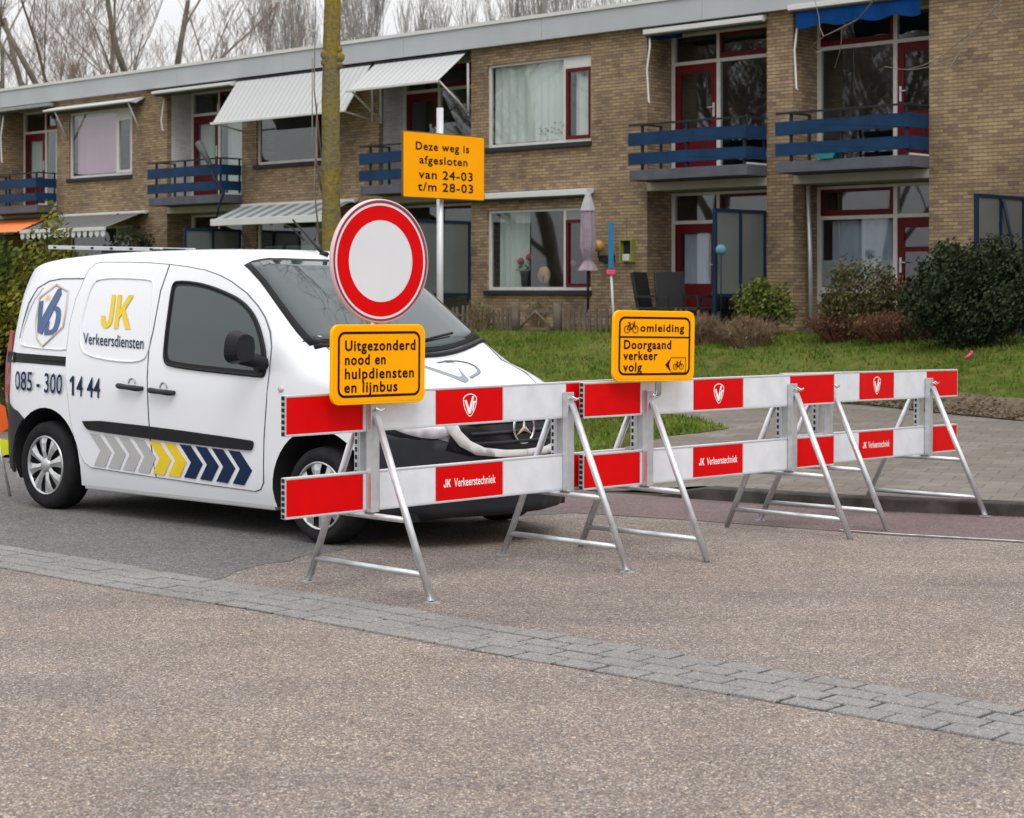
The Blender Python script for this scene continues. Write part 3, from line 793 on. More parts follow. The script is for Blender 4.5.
# awnings ---------------------------------------------------------
def cassette(s0, s1, z, name='awning', dep=.14, h=.10, mat='fascia_trim', slope=.03, lab=None, tilt=0):
    q = LB(); q.prism([(-.0, z), (-dep, z-.02-tilt), (-dep, z-h-tilt), (-dep*.6, z-h-.02-tilt), (0, z-h*.6)], lambda p: (s0, p[0], p[1]), lambda p: (s1, p[0], p[1]))
    o = q.build(name, mat, bld, bevel=.006)
    if lab: o['label'] = lab
    q = LB(); q.box(s0+.02, s1-.02, -dep*.75, -dep*.2, z-h-.045-tilt, z-h-.022-tilt); q.build('roller', 'rail', o)
    return o
def drop(o, s0, s1, z0, out, z1, mat, val=.06, vmat=None, scallop=False, sag=0, t0=-.14):
    q = LB(); n = 2*max(2, int((s1-s0)/.12)); m_ = 6
    vs = []; fs = []
    for i in range(n+1):
        for j in range(m_+1):
            f_ = j/m_; vs.append((s0+(s1-s0)*i/n, t0-(out)*f_, z0+(z1-z0)*f_-sag*math.sin(math.pi*f_)+.004*math.sin(i*1.3)*math.sin(math.pi*f_)))
    for i in range(n):
        for j in range(m_): a_ = i*(m_+1)+j; fs.append((a_, a_+1, a_+m_+2, a_+m_+1))
    q.smooth = True; q.add(vs, fs); q.build('canvas', mat, o, fix=False)
    q = LB(); q.box(s0-.02, s1+.02, t0-out-.05, t0-out+.0, z1-val, z1+.015); q.build('front_bar', vmat or 'fascia_trim', o, bevel=.008)
    if scallop:
        q = LB(); k = s0
        while k < s1:
            q.prism([(k, z1-val), (k, z1-val-.10), (k+.08, z1-val-.15), (k+.16, z1-val-.10), (k+.16, z1-val)][::-1], lambda p: (p[0], t0-out-.03, p[1]), lambda p: (p[0], t0-out-.025, p[1])); k += .24
        q.build('valance', 'fascia_trim', o)
def arms(o, ss, pts, r=.02, mat='white'):
    for s_ in ss:
        q = LB(); q.tube([(s_, *p) for p in pts], r, 6); q.build('arm', mat, o)
def strap(o, s_, z0, z1, t_=-.03):
    q = LB(); q.tube([(s_, t_, z0), (s_+.05, t_-.06, z0-.22), (s_+.02, t_-.1, z0-.6), (s_+.04, t_-.08, z1), (s_+.07, t_-.08, z1-.03)], .018, 6); q.build('pull_strap', 'fascia_trim', o)
o = cassette(3.89, 6.46, 6.12, lab='closed white awning cassette over the third balcony'); strap(o, 3.96, 6.02, 4.85)
q = LB(); q.box(3.95, 4.5, .02, .2, 5.95, 6.02); q.build('canvas', 'canvas_blue', o)
o = cassette(6.98, 9.53, 6.22, dep=.16, lab='white awning cassette with blue canvas edge over the right balcony'); strap(o, 7.08, 6.08, 4.85)
q = LB(); vs = []; fs = []
for i in range(25):
    s_ = 7.12+i*(2.32/24); vs += [(s_, -.10, 6.10), (s_+.02, -.16-.02*math.sin(i), 5.82-.03*math.sin(i*.9))]
    if i: fs.append((2*i-2, 2*i, 2*i+1, 2*i-1))
q.add(vs, fs); q.build('canvas', 'canvas_blue', o)
o = cassette(-10.5, -7.62, 6.12, dep=.3, h=.07, tilt=.05); strap(o, -10.36, 6.0, 5.2)
o = cassette(-17.4, -14.85, 6.14, dep=.2, mat='frost'); strap(o, -17.2, 6.0, 4.8)
o = cassette(-14.8, -11.15, 6.02, dep=.42, h=.05, tilt=.10, lab='narrow open awning over the lilac window')
arms(o, (-14.35, -11.3), [(-.02, 5.2), (-.36, 5.86)], .018, 'fascia_trim')
o = cassette(-7.6, -3.2, 6.13, dep=.12, h=.06, mat='rail'); drop(o, -7.55, -3.22, 6.07, .66, 5.13, 'awn_grey', .04)
o['label'] = 'large pale grey awning let down over an upper window'
arms(o, (-7.5, -3.35), [(-.02, 5.0), (-.76, 5.12)]); arms(o, (-3.3,), [(-.02, 4.95), (-.03, 5.75)], .025)
o = cassette(-3.15, -.5, 6.13, dep=.12, h=.06, mat='rail'); drop(o, -3.1, -.52, 6.07, .72, 5.50, 'awn_grey', .04)
o['label'] = 'pale grey awning let down over a balcony'
arms(o, (-3.05, -.55), [(-.02, 4.95), (-.80, 5.50)]); arms(o, (-3.05, -.56), [(-.02, 4.9), (-.03, 5.9)], .025)
o = cassette(-7.45, -3.75, 3.43, dep=.13, h=.08, mat='fascia_trim'); drop(o, -7.42, -3.78, 3.37, .75, 3.06, 'awn_strip', .13)
arms(o, (-5.4,), [(-.8, 3.0), (-.35, 2.85), (-.05, 2.6)], .018, 'alu')
o = cassette(-14.6, -11.0, 3.40, dep=.13, h=.07); drop(o, -14.55, -11.05, 3.34, 1.0, 2.98, 'awn_dark', .07, scallop=True)
o = cassette(-17.6, -14.95, 3.36, dep=.13, h=.07, mat='rail'); drop(o, -17.7, -15.0, 3.32, .9, 2.95, 'canvas_orange', .05, 'rail')
o['label'] = 'orange awning under the far left balcony'
o = cassette(-.45, 2.63, 3.40, dep=.2, h=.12, lab='closed grey-white awning cassette above the ground-floor window')
# drain pipe
q = LB(); q.tube([(7.12, .3, .9), (7.1, .3, 2.2), (7.06, .3, 3.3)], .035, 8); part(q, 'drain_pipe', 'alu')
q = LB(); q.box(3.05, 3.5, .0-.004, .01, 2.35, 2.85); 
# number tiles / bolted patches on the brick
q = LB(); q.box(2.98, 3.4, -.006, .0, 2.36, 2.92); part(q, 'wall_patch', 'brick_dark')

# ------------------------------------------------------------------ things by the flats
def fthing(name, label, cat, s, t_, z, group=None, rz=0):
    p = fw(s, t_, z); return thing(name, label, cat, p, FA+rz, group)
def screen(s, L, n, label, zt=2.88):
    o = fthing('glass_screen', label, 'screen', s, 0, .86, 'glass privacy screens between the gardens')
    q = MB()
    for i in range(n+1):
        y = -L*i/n-.03; q.box(-.03, .03, y-.025, y+.025, 0, zt-.86)
    q.box(-.025, .025, -L-.03, -.03, zt-.86-.05, zt-.86+.002); q.box(-.022, .022, -L-.03, -.03, .6, .65)
    q.build('frame', 'navyframe', o, bevel=.003)
    for i in range(n):
        y1, y0 = -L*i/n-.06, -L*(i+1)/n; q = MB(); q.box(-.004, .004, y0, y1, .65, zt-.86-.05); q.build('pane', 'frostglass', o)
        q = MB(); q.box(-.006, .006, y0, y1, .06, .6); q.build('lower_panel', 'pane2', o)
    return o
mt['navyframe'] = M('blue_black_frame', (.006, .02, .05), .5, spec=.2)
mt['frostglass'] = M('smoked_screen_glass', (.11, .125, .12), .12, var=.1, scale=1, spec=.8)
screen(6.42, 1.32, 2, 'blue-framed glass privacy screen right of the red ground-floor door')
screen(-.53, 1.45, 2, 'blue-framed glass privacy screen behind the orange-yellow date sign')
screen(-7.6, 1.45, 2, 'blue-framed glass privacy screen seen above the van roof')
o = screen(11.14, 1.32, 2, 'blue-framed glass screen with diagonal brace above the big evergreen bush', 2.95)
q = MB(); q.tube([(.06, -.7, 2.0), (.1, -.05, .3)], .025, 6); q.build('brace', 'navyframe', o)
# closed parasol
py = 33.4
x_, y_, z_ = at(588, 300, py)
zt_ = at(588, 192, py)[2]-.86
o = thing('parasol', 'closed dusty pink parasol with grey cap standing before the ground-floor window', 'parasol', (x_, y_, .86))
q = MB(); q.smooth = True
def pleat(zs, rs, n=36, k=8, amp=.25):
    q = MB(); q.smooth = True; vs = []; fs = []
    for z, r_ in zip(zs, rs):
        for i in range(n):
            a = 2*math.pi*i/n; rr = r_*(1+amp*math.cos(a*k+z*2)); vs.append((rr*math.cos(a), rr*math.sin(a), z))
    for j in range(len(zs)-1):
        for i in range(n): fs.append((j*n+i, j*n+(i+1) % n, (j+1)*n+(i+1) % n, (j+1)*n+i))
    q.add(vs, fs); return q
pleat([zt_, zt_-.1, zt_-.25, zt_-.33], [.03, .06, .11, .125], amp=.12).build('cap', 'greycap', o, fix=False)
pleat([zt_-.3, zt_-.6, zt_-.95, zt_-1.15, zt_-1.19, zt_-1.28, zt_-1.38], [.10, .125, .13, .09, .055, .11, .16], amp=.2).build('canopy', 'pink', o, fix=False)
q = MB(); q.tube([(0, 0, 0), (0, 0, zt_-.05)], .024, 8); q.build('pole', 'rail', o)
q = MB(); q.lathe([(0, 0), (.25, 0), (.25, .06), (.05, .1), (.03, .3), (0, .3)], (0, 0, 0)); q.build('base', 'slab', o)
# garden pole with blue slat
py = 31.5; x_, y_, _ = at(611, 300, py)
o = thing('garden_pole', 'white garden pole topped by a blue slat with a pink collar', 'pole', (x_, y_, .8))
za = at(611, 222, py)[2]-.8; zc = at(611, 271, py)[2]-.8
q = MB(); q.tube([(.06, 0, 0), (.0, 0, zc)], .02, 8); q.build('post', 'white', o)
q = MB(); q.box(-.045, .045, -.03, .03, zc+.03, za); q.build('slat', 'cyanblue', o, bevel=.008)
q = MB(); q.box(-.075, .075, -.05, .05, zc-.06, zc+.02); q.build('collar', 'hotpink', o, bevel=.01)
# wall globe, niche box
o = fthing('wall_lamp', 'round amber wall lamp on a black bracket left of the niche', 'lamp', 2.88, 0, 2.25)
q = MB(); q.ball((0, -.16, .1), .11); q.build('globe', 'amberglobe', o)
q = MB(); q.box(-.05, .25, -.1, 0, -.18, -.06); q.tube([(0, -.02, -.1), (0, -.16, -.1), (0, -.16, 0)], .02, 6); q.build('bracket', 'rail', o, bevel=.005)
o = fthing('wall_box', 'lime green framed box hung on the brick wall', 'box', 3.49, 0, 2.06)
q = MB(); q.box(-.16, .12, -.12, 0, 0, .02); q.box(-.16, .12, -.12, 0, .38, .40); q.box(.10, .12, -.12, 0, .02, .38); q.box(-.16, -.14, -.12, 0, .02, .38); q.build('frame', 'green', o)
q = MB(); q.box(-.14, .10, -.02, -.002, .02, .38); q.build('back', 'dark', o)
q = MB(); q.box(-.07, .07, -.14, -.03, .02, .14); q.build('cream_box', 'white', o, bevel=.01)
# potted things in the window, balcony trough
def pot(s, t_, z, r_, h_, potm, lab, cat='plant', flower=None, leaves=70, sp=.12, name='potted_plant', leafm='leaf_mid'):
    o = fthing(name, lab, cat, s, t_, z)
    q = MB(); q.lathe([(0, 0), (r_*.7, 0), (r_, h_), (r_*.9, h_), (0, h_*.95)], (0, 0, 0), 14); q.build('pot', potm, o)
    q = MB()
    for _ in range(leaves):
        c = Vector((random.gauss(0, sp), random.gauss(0, sp*.4), h_+abs(random.gauss(.06, sp*.6)))); leaf(q, c, .03)
    q.build('foliage', leafm, o, fix=False)
    if flower:
        q = MB()
        for c in flower: q.ball(c, .07, 8)
        q.build('blossom', 'rosepetal', o)
    return o
def leaf(q, c, r_, asp=.5):
    n = Vector((random.gauss(0, 1), random.gauss(0, 1), random.gauss(0, 1))).normalized()
    a = n.orthogonal().normalized()*r_; b = n.cross(a).normalized()*r_*asp
    q.add([c-a, c+b, c+a, c-b], [(0, 1, 2, 3)])
pot(1.35, .2, 4.32, .06, .12, 'white', 'small bushy plant in white pot on the upper window sill')
pot(1.62, .2, 4.32, .06, .12, 'white', 'right one of the two little plants on the upper window sill')
pot(.72, .22, 1.63, .10, .3, 'dark', 'vase of pink flowers behind the ground-floor window near the white curtain', 'vase', [(.1, 0, .55), (-.12, 0, .48)], 40, .1, 'flower_vase')
pot(1.9, .25, 1.63, .08, .25, 'dark', 'dark pot with coral flowers behind the ground-floor window mullion', 'vase', [(.0, 0, .42), (-.15, 0, .36)], 40, .1, 'flower_vase')
o = fthing('round_ornament', 'round orange wooden ornament standing inside the ground-floor window', 'ornament', 1.22, .2, 1.63)
q = MB(); q.lathe([(0, -.02), (.15, -.02), (.16, 0), (.15, .02), (0, .02)], (0, 0, .22), 24, 'y'); q.build('disc', 'amberglobe', o)
q = MB(); q.box(-.02, .02, -.025, .025, -.0, .2); q.build('stand', 'dark', o)
o = fthing('plastic_trough', 'teal plastic trough on the edge of the right balcony', 'trough', 8.0, -.56, 3.635)
q = MB(); q.prism([(-.14, 0), (.14, 0), (.2, .09), (-.2, .09)], lambda p: (p[0], -.02, p[1]), lambda p: (p[0], .2, p[1])); q.build('tub', 'teal', o, bevel=.01)
x_, y_, z_ = at(721, 250, 30.3)
o = thing('garden_ball', 'pale blue garden ball beside the blue-framed screen', 'ball', (x_, y_, z_-.1))
q = MB(); q.ball((0, 0, .1), .09); q.build('ball', 'ballblue', o); q = MB(); q.tube([(0, 0, 0), (0, 0, -1.1)], .012, 6); q.build('stick', 'rail', o)
# parasol-like brace on the balcony (leaning strut)
def fz(u, v, t_=-.68):
    s_ = facs(u, t_); p = P0+FD*s_+FN*t_; return (s_, t_, EYE+(HV-v)*p.y/FPX)
o = fthing('folded_parasol', 'folded dark parasol leaning over the railing of the second balcony from the left', 'parasol', fz(215, 224)[0], -.68, fz(215, 224)[2])
bs = Vector(fz(215, 224))
q = MB(); q.tube([Vector(fz(215, 224))-bs, Vector(fz(219, 206))-bs, Vector(fz(224, 192))-bs, Vector(fz(214, 178))-bs, Vector(fz(211, 166))-bs], [.02, .025, .04, .035, .03], 6); q.build('pole', 'navyframe', o)
q = MB(); q.tube([Vector(fz(211, 166))-bs, Vector(fz(198.5, 143))-bs], [.05, .085], 8); q.build('canopy', 'darkcanvas', o)
# garden chairs
def chair(u, v, y, rz, lab):
    x_, y_, _ = at(u, v, y); z_ = .84
    o = thing('garden_chair', lab, 'chair', (x_, y_, z_), rz, 'black rattan garden chairs')
    q = MB(); q.box(-.27, .27, -.27, .25, .38, .44); q.build('seat', 'rattan', o, bevel=.015)
    q = MB(); q.prism([(.22, .42), (.28, .42), (.40, 1.02), (.34, 1.04)], lambda p: (-.27, p[0], p[1]), lambda p: (.27, p[0], p[1])); q.build('backrest', 'rattan', o, bevel=.01)
    q = MB()
    for s_ in (-1, 1): q.box(s_*.29-.025, s_*.29+.025, -.27, .3, .60, .64); q.box(s_*.29-.02, s_*.29+.02, -.26, -.22, .44, .6)
    q.build('armrest', 'rattan', o)
    for sx in (-1, 1):
        for sy in (-1, 1): q = MB(); q.tube([(sx*.24, sy*.22, .4), (sx*.27, sy*.25, 0)], .02, 6); q.build('leg', 'rattan', o)
    return o
chair(658, 300, 32.2, R(60), 'tall black garden chair nearest the brick corner, turned sideways')
chair(678, 300, 31.6, R(20), 'black garden chair in the middle, in front of the red door')
chair(704, 300, 31.2, R(-70), 'black garden chair on the right, next to the blue-framed screen')
x_, y_, _ = at(655, 310, 30.6)
o = thing('flower_pot', 'small purple flower pot in front of the black garden chairs', 'pot', (x_, y_, 1.0))
q = MB(); q.lathe([(0, 0), (.09, 0), (.13, .16), (.11, .16), (0, .14)], (0, 0, 0), 14); q.build('pot', 'terracotta', o)
q = MB(); q.box(-.1, .1, -.1, .1, -.18, 0); q.build('stool', 'wood', o)
# low picket fence with posts and a gate
o = fthing('picket_fence', 'low weathered wooden picket fence along the lawn in front of the flats', 'fence', 0, -1.5, .8)
def zl(s, t_=-1.5): p = fw(s, t_); return hl(p[0], p[1])-.8
s0, s1 = facs(436, -1.5), facs(705, -1.5); gA, gB = facs(519, -1.5), facs(555, -1.5)
q = MB(); s_ = s0
while s_ < s1:
    if not gA-.02 < s_ < gB:
        h_ = random.uniform(.36, .44); z_ = zl(s_); dx = random.uniform(-.015, .015)
        q = MB(); q.prism([(s_, z_-.05), (s_+.055, z_-.05), (s_+.055+dx, z_+h_-.03), (s_+.028+dx, z_+h_), (s_+dx, z_+h_-.03)], lambda p: (p[0], -.01, p[1]), lambda p: (p[0], .012, p[1]))
        q.build('picket', 'wood', o)
    s_ += random.uniform(.1, .15)
for a, b in ((s0, gA), (gB, s1)):
    for zz_ in (.14, .3): q = MB(); q.box(a, b, .013, .04, zz_, zz_+.04); q.build('fence_rail', 'wood', o)
for s_ in (gA-.08, gB+.06):
    q = MB(); q.tube([(s_, 0, zl(s_)-.1), (s_, 0, zl(s_)+.5)], .075, 9); q.build('post', 'wood', o)
o = fthing('garden_gate', 'small crossed wooden gate between two round fence posts', 'gate', gA, -1.5, .82)
q = MB(); L_ = gB-gA; q.box(.02, L_-.03, -.02, .02, .05, .1); q.box(.02, L_-.03, -.02, .02, .36, .42)
q.tube([(.03, -.03, .08), (L_/2, -.03, .38)], .022, 5); q.tube([(L_/2, -.03, .38), (L_-.04, -.03, .08)], .022, 5); q.build('frame', 'wood', o)
# low dark pickets by the chairs are part of the fence run

# ------------------------------------------------------------------ shrubs
def shrub(name, label, cat, ctr, rad, n, ls, mat, stemmat='bark_grey', group=None, stems=8, seed=1, shape='ball', flat=.0, dens=1.6, fill=False):
    random.seed(seed); x, y, z = ctr; rx, ry, rz = rad
    o = thing(name, label, cat, ctr, 0, group)
    q = MB()
    lumps = []
    for _ in range(70 if fill else 26):
        a = random.random()*6.28; el_ = random.uniform(-.9 if fill else -.15, 1) ; rr = random.uniform(.5, .82)
        ce = math.sqrt(max(0, 1-el_*el_))
        lumps.append((Vector((rx*rr*ce*math.cos(a), ry*rr*ce*math.sin(a), rz*(.5+.5*el_*rr))), random.uniform(.16, .30) if fill else random.uniform(.22, .42)))
    i = 0
    while i < n:
        c, r_ = random.choice(lumps)
        d = Vector((random.gauss(0, 1), random.gauss(0, 1), random.gauss(0, 1))).normalized()*(random.random()**(1/dens))*r_
        p = c+Vector((d.x*rx, d.y*ry, d.z*rz))
        if p.z < .02: continue
        if shape == 'cone':
            k = 1-.75*(p.z/rz); p.x *= k; p.y *= k
        leaf(q, p, ls*random.uniform(.6, 1.3)); i += 1
    q.build('foliage', mat, o, fix=False)
    q = MB()
    for k in range(stems):
        c, r_ = lumps[k]; q.tube([(random.uniform(-.15, .15)*rx, random.uniform(-.15, .15)*ry, -.05), tuple(c*.5+Vector((0, 0, .05))), tuple(c*1.05)], [.025, .015, .006], 5)
    q.build('stem', stemmat, o)
    return o
def twiggy(name, label, cat, ctr, rad, n, mat, group=None, seed=1, r0=.006, leafmat=None, nl=0, ls=.02):
    random.seed(seed); rx, ry, rz = rad; o = thing(name, label, cat, ctr, 0, group)
    q = MB(); tips = []
    for _ in range(n):
        a = random.random()*6.28; rr = random.random()**.6
        b = Vector((rx*.55*rr*math.cos(a), ry*.55*rr*math.sin(a), 0)); e = Vector((rx*rr*math.cos(a)*1.0, ry*rr*math.sin(a), rz*random.uniform(.55, 1.0)*(1-.35*rr*rr)))
        m_ = (b+e)/2+Vector((random.uniform(-.06, .06), random.uniform(-.06, .06), random.uniform(0, .1)))
        q.tube([b, m_, e], [r0, r0*.8, r0*.4], 3); tips.append((m_, e))
        for _k in range(2):
            f_ = random.uniform(.3, .9); p = m_+(e-m_)*f_; q.tube([p, p+Vector((random.uniform(-.12, .12), random.uniform(-.12, .12), random.uniform(.0, .16)))], [r0*.6, r0*.3], 3, cap=False)
    q.build('twig', mat, o, fix=False)
    if nl:
        q = MB()
        for _ in range(nl):
            m_, e = random.choice(tips); p = m_+(e-m_)*random.uniform(-.2, 1.05)+Vector((random.gauss(0, .04), random.gauss(0, .04), random.gauss(0, .04))); leaf(q, p, ls*random.uniform(.6, 1.3))
        q.build('leaf', leafmat, o, fix=False)
    return o
def gat(u, y, f_=hl): x = (u-512)/FPX*y; return (x, y, f_(x, y)-.02)
shrub('evergreen_bush', 'large dense dark evergreen bush at the right in front of the brick wall', 'bush', gat(976, 26.3), (1.2, .8, 1.42), 42000, .033, 'leaf_dark', seed=3, fill=True)
shrub('leafy_shrub', 'loose olive green shrub between the curtained window and the big evergreen', 'bush', gat(862, 28.3), (.72, .5, 1.22), 6500, .03, 'leaf_olive', seed=4, dens=2.5, fill=True)
twiggy('barberry_hedge', 'low red-brown barberry hedge below the curtained window', 'hedge', gat(850, 28.4), (.72, .4, .50), 700, 'leaf_brown', seed=5, leafmat='leaf_brown', nl=2500, ls=.022)
twiggy('barberry_shrub', 'low red-brown barberry at the foot of the big evergreen', 'bush', gat(902, 27.6), (.75, .35, .45), 700, 'leaf_brown', seed=6, leafmat='leaf_brown', nl=1800, ls=.022)
shrub('golden_shrub', 'yellow-green leafy shrub beside the brick pillar', 'bush', gat(764, 29.8), (.50, .4, .86), 4200, .035, 'leaf_mid', seed=7, dens=2.2)
twiggy('dry_shrub', 'brown dry shrub below the yellow-green shrub', 'bush', gat(748, 28.9), (.5, .3, .46), 520, 'leaf_dry', seed=8, leafmat='leaf_dry', nl=500)
twiggy('dry_grass_clump', 'pale brown clump of dry stems left of the blue-framed screen post', 'grass clump', gat(706, 29.4), (.4, .25, .46), 360, 'leaf_dry', seed=9, r0=.005)
shrub('conifer_hedge', 'dense green and golden conifer at the left edge behind the van', 'conifer', gat(6, 21.0), (.7, .6, 1.95), 12000, .04, 'leaf_yellow', seed=10, dens=2.0, fill=True)
shrub('golden_conifer', 'taller golden conifer with loose tips just behind the rear of the van', 'conifer', gat(48, 22.5), (.50, .5, 2.15), 6500, .04, 'leaf_yellow', seed=11, dens=2.6)
shrub('climbing_ivy', 'dark creeper on the brick wall left of the blue screen above the van', 'creeper', fw(-11.2, -.35, .84), (.9, .45, 2.1), 2200, .05, 'leaf_dark', seed=12)
for i, (u, y, lab) in enumerate([(478, 33.6, 'small plant with yellow tips behind the fence near the date-sign post'), (538, 33.8, 'thin dry plant growing behind the garden gate')]):
    twiggy('garden_plant', lab, 'plant', gat(u, y), (.25, .2, .65), 60, 'leaf_dry', seed=20+i, leafmat='leaf_mid', nl=160, ls=.03)
o = thing('plastic_shovel', 'hot pink plastic piece lying on the grass before the evergreen bush', 'toy', gat(968, 25.3))
q = MB(); q.tube([(-.05, 0, .02), (.04, 0, .09)], [.014, .02], 6); q.build('shaft', 'hotpink', o); q = MB(); q.box(.03, .065, -.015, .015, .085, .13); q.build('blade', 'hotpink', o, bevel=.01)

# ------------------------------------------------------------------ trees
def bare_tree(name, label, base, h, mat, twmat, seed, r0=.2, lean=(0, 0), levels=4, nb=5, spread=.6, fork=.25, group=None, sides=(8, 6, 4, 3, 3), up=.25, tw=.006, extra=2, forks=1, offtop=None):
    random.seed(seed); o = thing(name, label, 'tree', base, 0, group)
    tq = MB(); bq = MB()
    def grow(p, d, L, r_, lv):
        n = 6 if lv == 0 else 4; pts = [p]; rs = [r_]; q_ = p.copy(); dd = d.copy()
        for i in range(n):
            dd = (dd+Vector((random.gauss(0, .09), random.gauss(0, .09), random.gauss(0, .05)+up*.12))).normalized()
            q_ = q_+dd*(L/n); pts.append(q_.copy()); rs.append(max(tw, r_*(1-(.62 if lv < levels else .85)*(i+1)/n)))
        (tq if lv == 0 else bq).tube(pts, rs, sides[min(lv, 4)], cap=lv == 0)
        if lv >= levels: return
        k = nb+(extra if lv > 0 else 0)
        for i in range(k):
            f_ = random.uniform(fork if lv == 0 else .2, 1.0); idx = min(n-1, int(f_*n)); pp = pts[idx]+(pts[idx+1]-pts[idx])*(f_*n-idx)
            rr = rs[idx]*random.uniform(.35, .58)
            a = random.random()*6.28; side = Vector((math.cos(a), math.sin(a), random.uniform(-.1, .4)))
            nd = (dd*(1-spread)+side*spread+Vector((0, 0, up))).normalized()
            grow(pp, nd, L*random.uniform(.42, .68)*(1.15-.35*f_), rr, lv+1)
    for k in range(forks):
        d = Vector((lean[0]+(k-(forks-1)/2)*.28, lean[1], 1)).normalized()
        grow(Vector((k*.15, 0, 0)), d, h*.75*random.uniform(.85, 1), r0, 0)
    tq.build('trunk', mat, o, fix=False); bq.build('branch', twmat, o, fix=False)
    return o
def tz(u, y): return ((u-512)/FPX*y, y, .8)
BT = [(-15, 66, 15, .26, 'bare grey-barked tree at the far left edge above the roof', 1, (.1, 0)), (50, 68, 17, .32, 'tall bare forked tree above the left end of the roof', 2, (0, 0)),
      (92, 80, 15, .15, 'slender bare brown tree between the forked tree and the leaning tree', 1, (.05, 0)),
      (148, 66, 16, .34, 'bare tree with a thick trunk leaning left above the roof', 1, (-.32, 0)), (172, 70, 17, .36, 'tall bare tree with a v-shaped fork above the roof', 2, (.02, 0)),
      (203, 74, 13.5, .2, 'bare tree with long branches reaching right over the roof', 2, (.12, 0))]
for i, (u, y, h, r_, lab, fk_, ln) in enumerate(BT):
    bare_tree('bare_tree', lab, tz(u, y), h, 'bark_grey' if i % 2 else 'bark_olive', 'twig', 31+i, r_*.62, ln, 5, 4, .48, .2, 'bare trees behind the left half of the roof', forks=fk_, tw=.0055, extra=0, up=.3)
PL = [(296, 92, 15.5), (318, 94, 16.5), (352, 90, 16.8), (374, 92, 16.6), (408, 93, 14.8), (432, 90, 14.9), (458, 92, 15.4), (484, 93, 15.6), (508, 90, 15.9), (534, 92, 15.6), (560, 90, 16.0), (586, 91, 16.5), (612, 93, 17.0), (640, 92, 16.6), (668, 92, 17)]
PLW = ['leftmost tall poplar', 'tall poplar just left of the mossy trunk', 'tall poplar just right of the mossy trunk', 'tall pale poplar right of the mossy trunk', 'short poplar above the left of the date sign', 'short poplar right above the date-sign post',
       'poplar above the right edge of the date sign', 'poplar above the left edge of the upper window', 'poplar above the left half of the window', 'poplar above the middle of the window', 'poplar above the dark red casement', 'poplar above the brick right of the window', 'poplar above the fascia left of the third balcony', 'poplar near where the roof leaves the picture', 'rightmost poplar of the row']
for i, ((u, y, h), lab) in enumerate(zip(PL, PLW)):
    bare_tree('poplar_tree', lab+' in the bare row behind the roof', tz(u, y), h*.98, 'bark_grey', 'poplar', 60+i, .14, (random.uniform(-.03, .03), 0), 3, 13, .3, .15, 'row of bare poplars behind the flats', sides=(6, 4, 3, 3, 3), up=.75, tw=.009, extra=-6)
bare_tree('street_tree', 'low-branched bare tree beyond the left edge of the picture, mirrored in the right windows', (-12.5, 28.5, .3), 11, 'bark_olive', 'twig', 95, .2, (0, 0), 4, 8, .6, .12, tw=.008, extra=0)
bare_tree('street_tree', 'low-branched bare tree far beyond the left edge, mirrored in the right balcony glass', (-19, 25.0, .1), 12, 'bark_olive', 'twig', 96, .22, (0, 0), 4, 8, .6, .12, tw=.008, extra=0)
bare_tree('street_tree', 'bare street tree left of the picture nearest the van, mirrored in the right windows', (-13, 24.5, .1), 12, 'bark_grey', 'twig', 93, .22, (0, 0), 4, 6, .55, .25, tw=.008, extra=0)
# off-frame trees that the windows and the windscreen mirror
bare_tree('street_tree', 'bare street tree left of the photographed street, mirrored in the windows', (-17, 30, .3), 14, 'bark_grey', 'twig', 90, .28, (0, 0), 4, 7, .55, .2, tw=.012, extra=0)
bare_tree('street_tree', 'bare street tree further left down the street, mirrored in the flats', (-29, 33, .3), 15, 'bark_grey', 'twig', 91, .3, (0, 0), 4, 7, .55, .2, tw=.014, extra=0)
bare_tree('street_tree', 'bare street tree behind the camera, mirrored in the van', (-9, -9, 0), 13, 'bark_grey', 'twig', 92, .26, (0, 0), 4, 7, .55, .25, tw=.01, extra=0)
# mossy trunk in front of the flats
y_ = 21.5; x_ = (333-512)/FPX*y_; zb = hl(x_, y_)
o = thing('street_tree', 'street tree with a straight trunk covered in yellow lichen behind the van', 'tree', (x_-.03, y_, zb-.05))
random.seed(5); q = MB(); pts = []; rs = []
for i in range(60):
    z = i*.1; pts.append((.012*math.sin(z*1.3)+.005*z, .01*math.cos(z), z)); r_ = .118-.0045*z+.012*math.exp(-z*2)
    rs.append(r_*(1+.025*math.sin(z*9)+random.uniform(-.03, .03)))
q.tube(pts, rs, 18)
zk = at(333, 42, y_)[2]-zb
for dx, dz, r_ in ((-.085, 0, .055), (.085, -.03, .055), (-.07, .36, .035), (.075, -.12, .045), (-.09, -.09, .045), (.075, .06, .04)):
    q.ball((dx+.03, -.05, zk+dz-.1), r_, 10, (1, .8, 1.1))
q.build('trunk', 'bark', o, fix=False)
q = MB()
for x0, z0, x1, z1 in ((-.1, 3.6, -.16, 4.9), (-.1, 3.2, -.2, 4.2), (-.12, 2.6, -.14, 3.7)): q.tube([(x0, -.02, z0-.5), ((x0+x1)/2-.05, -.04, (z0+z1)/2-.4), (x1, -.05, z1)], [.012, .008, .004], 5)
q.build('sucker_twig', 'bark_grey', o, fix=False)
q = MB(); random.seed(77)
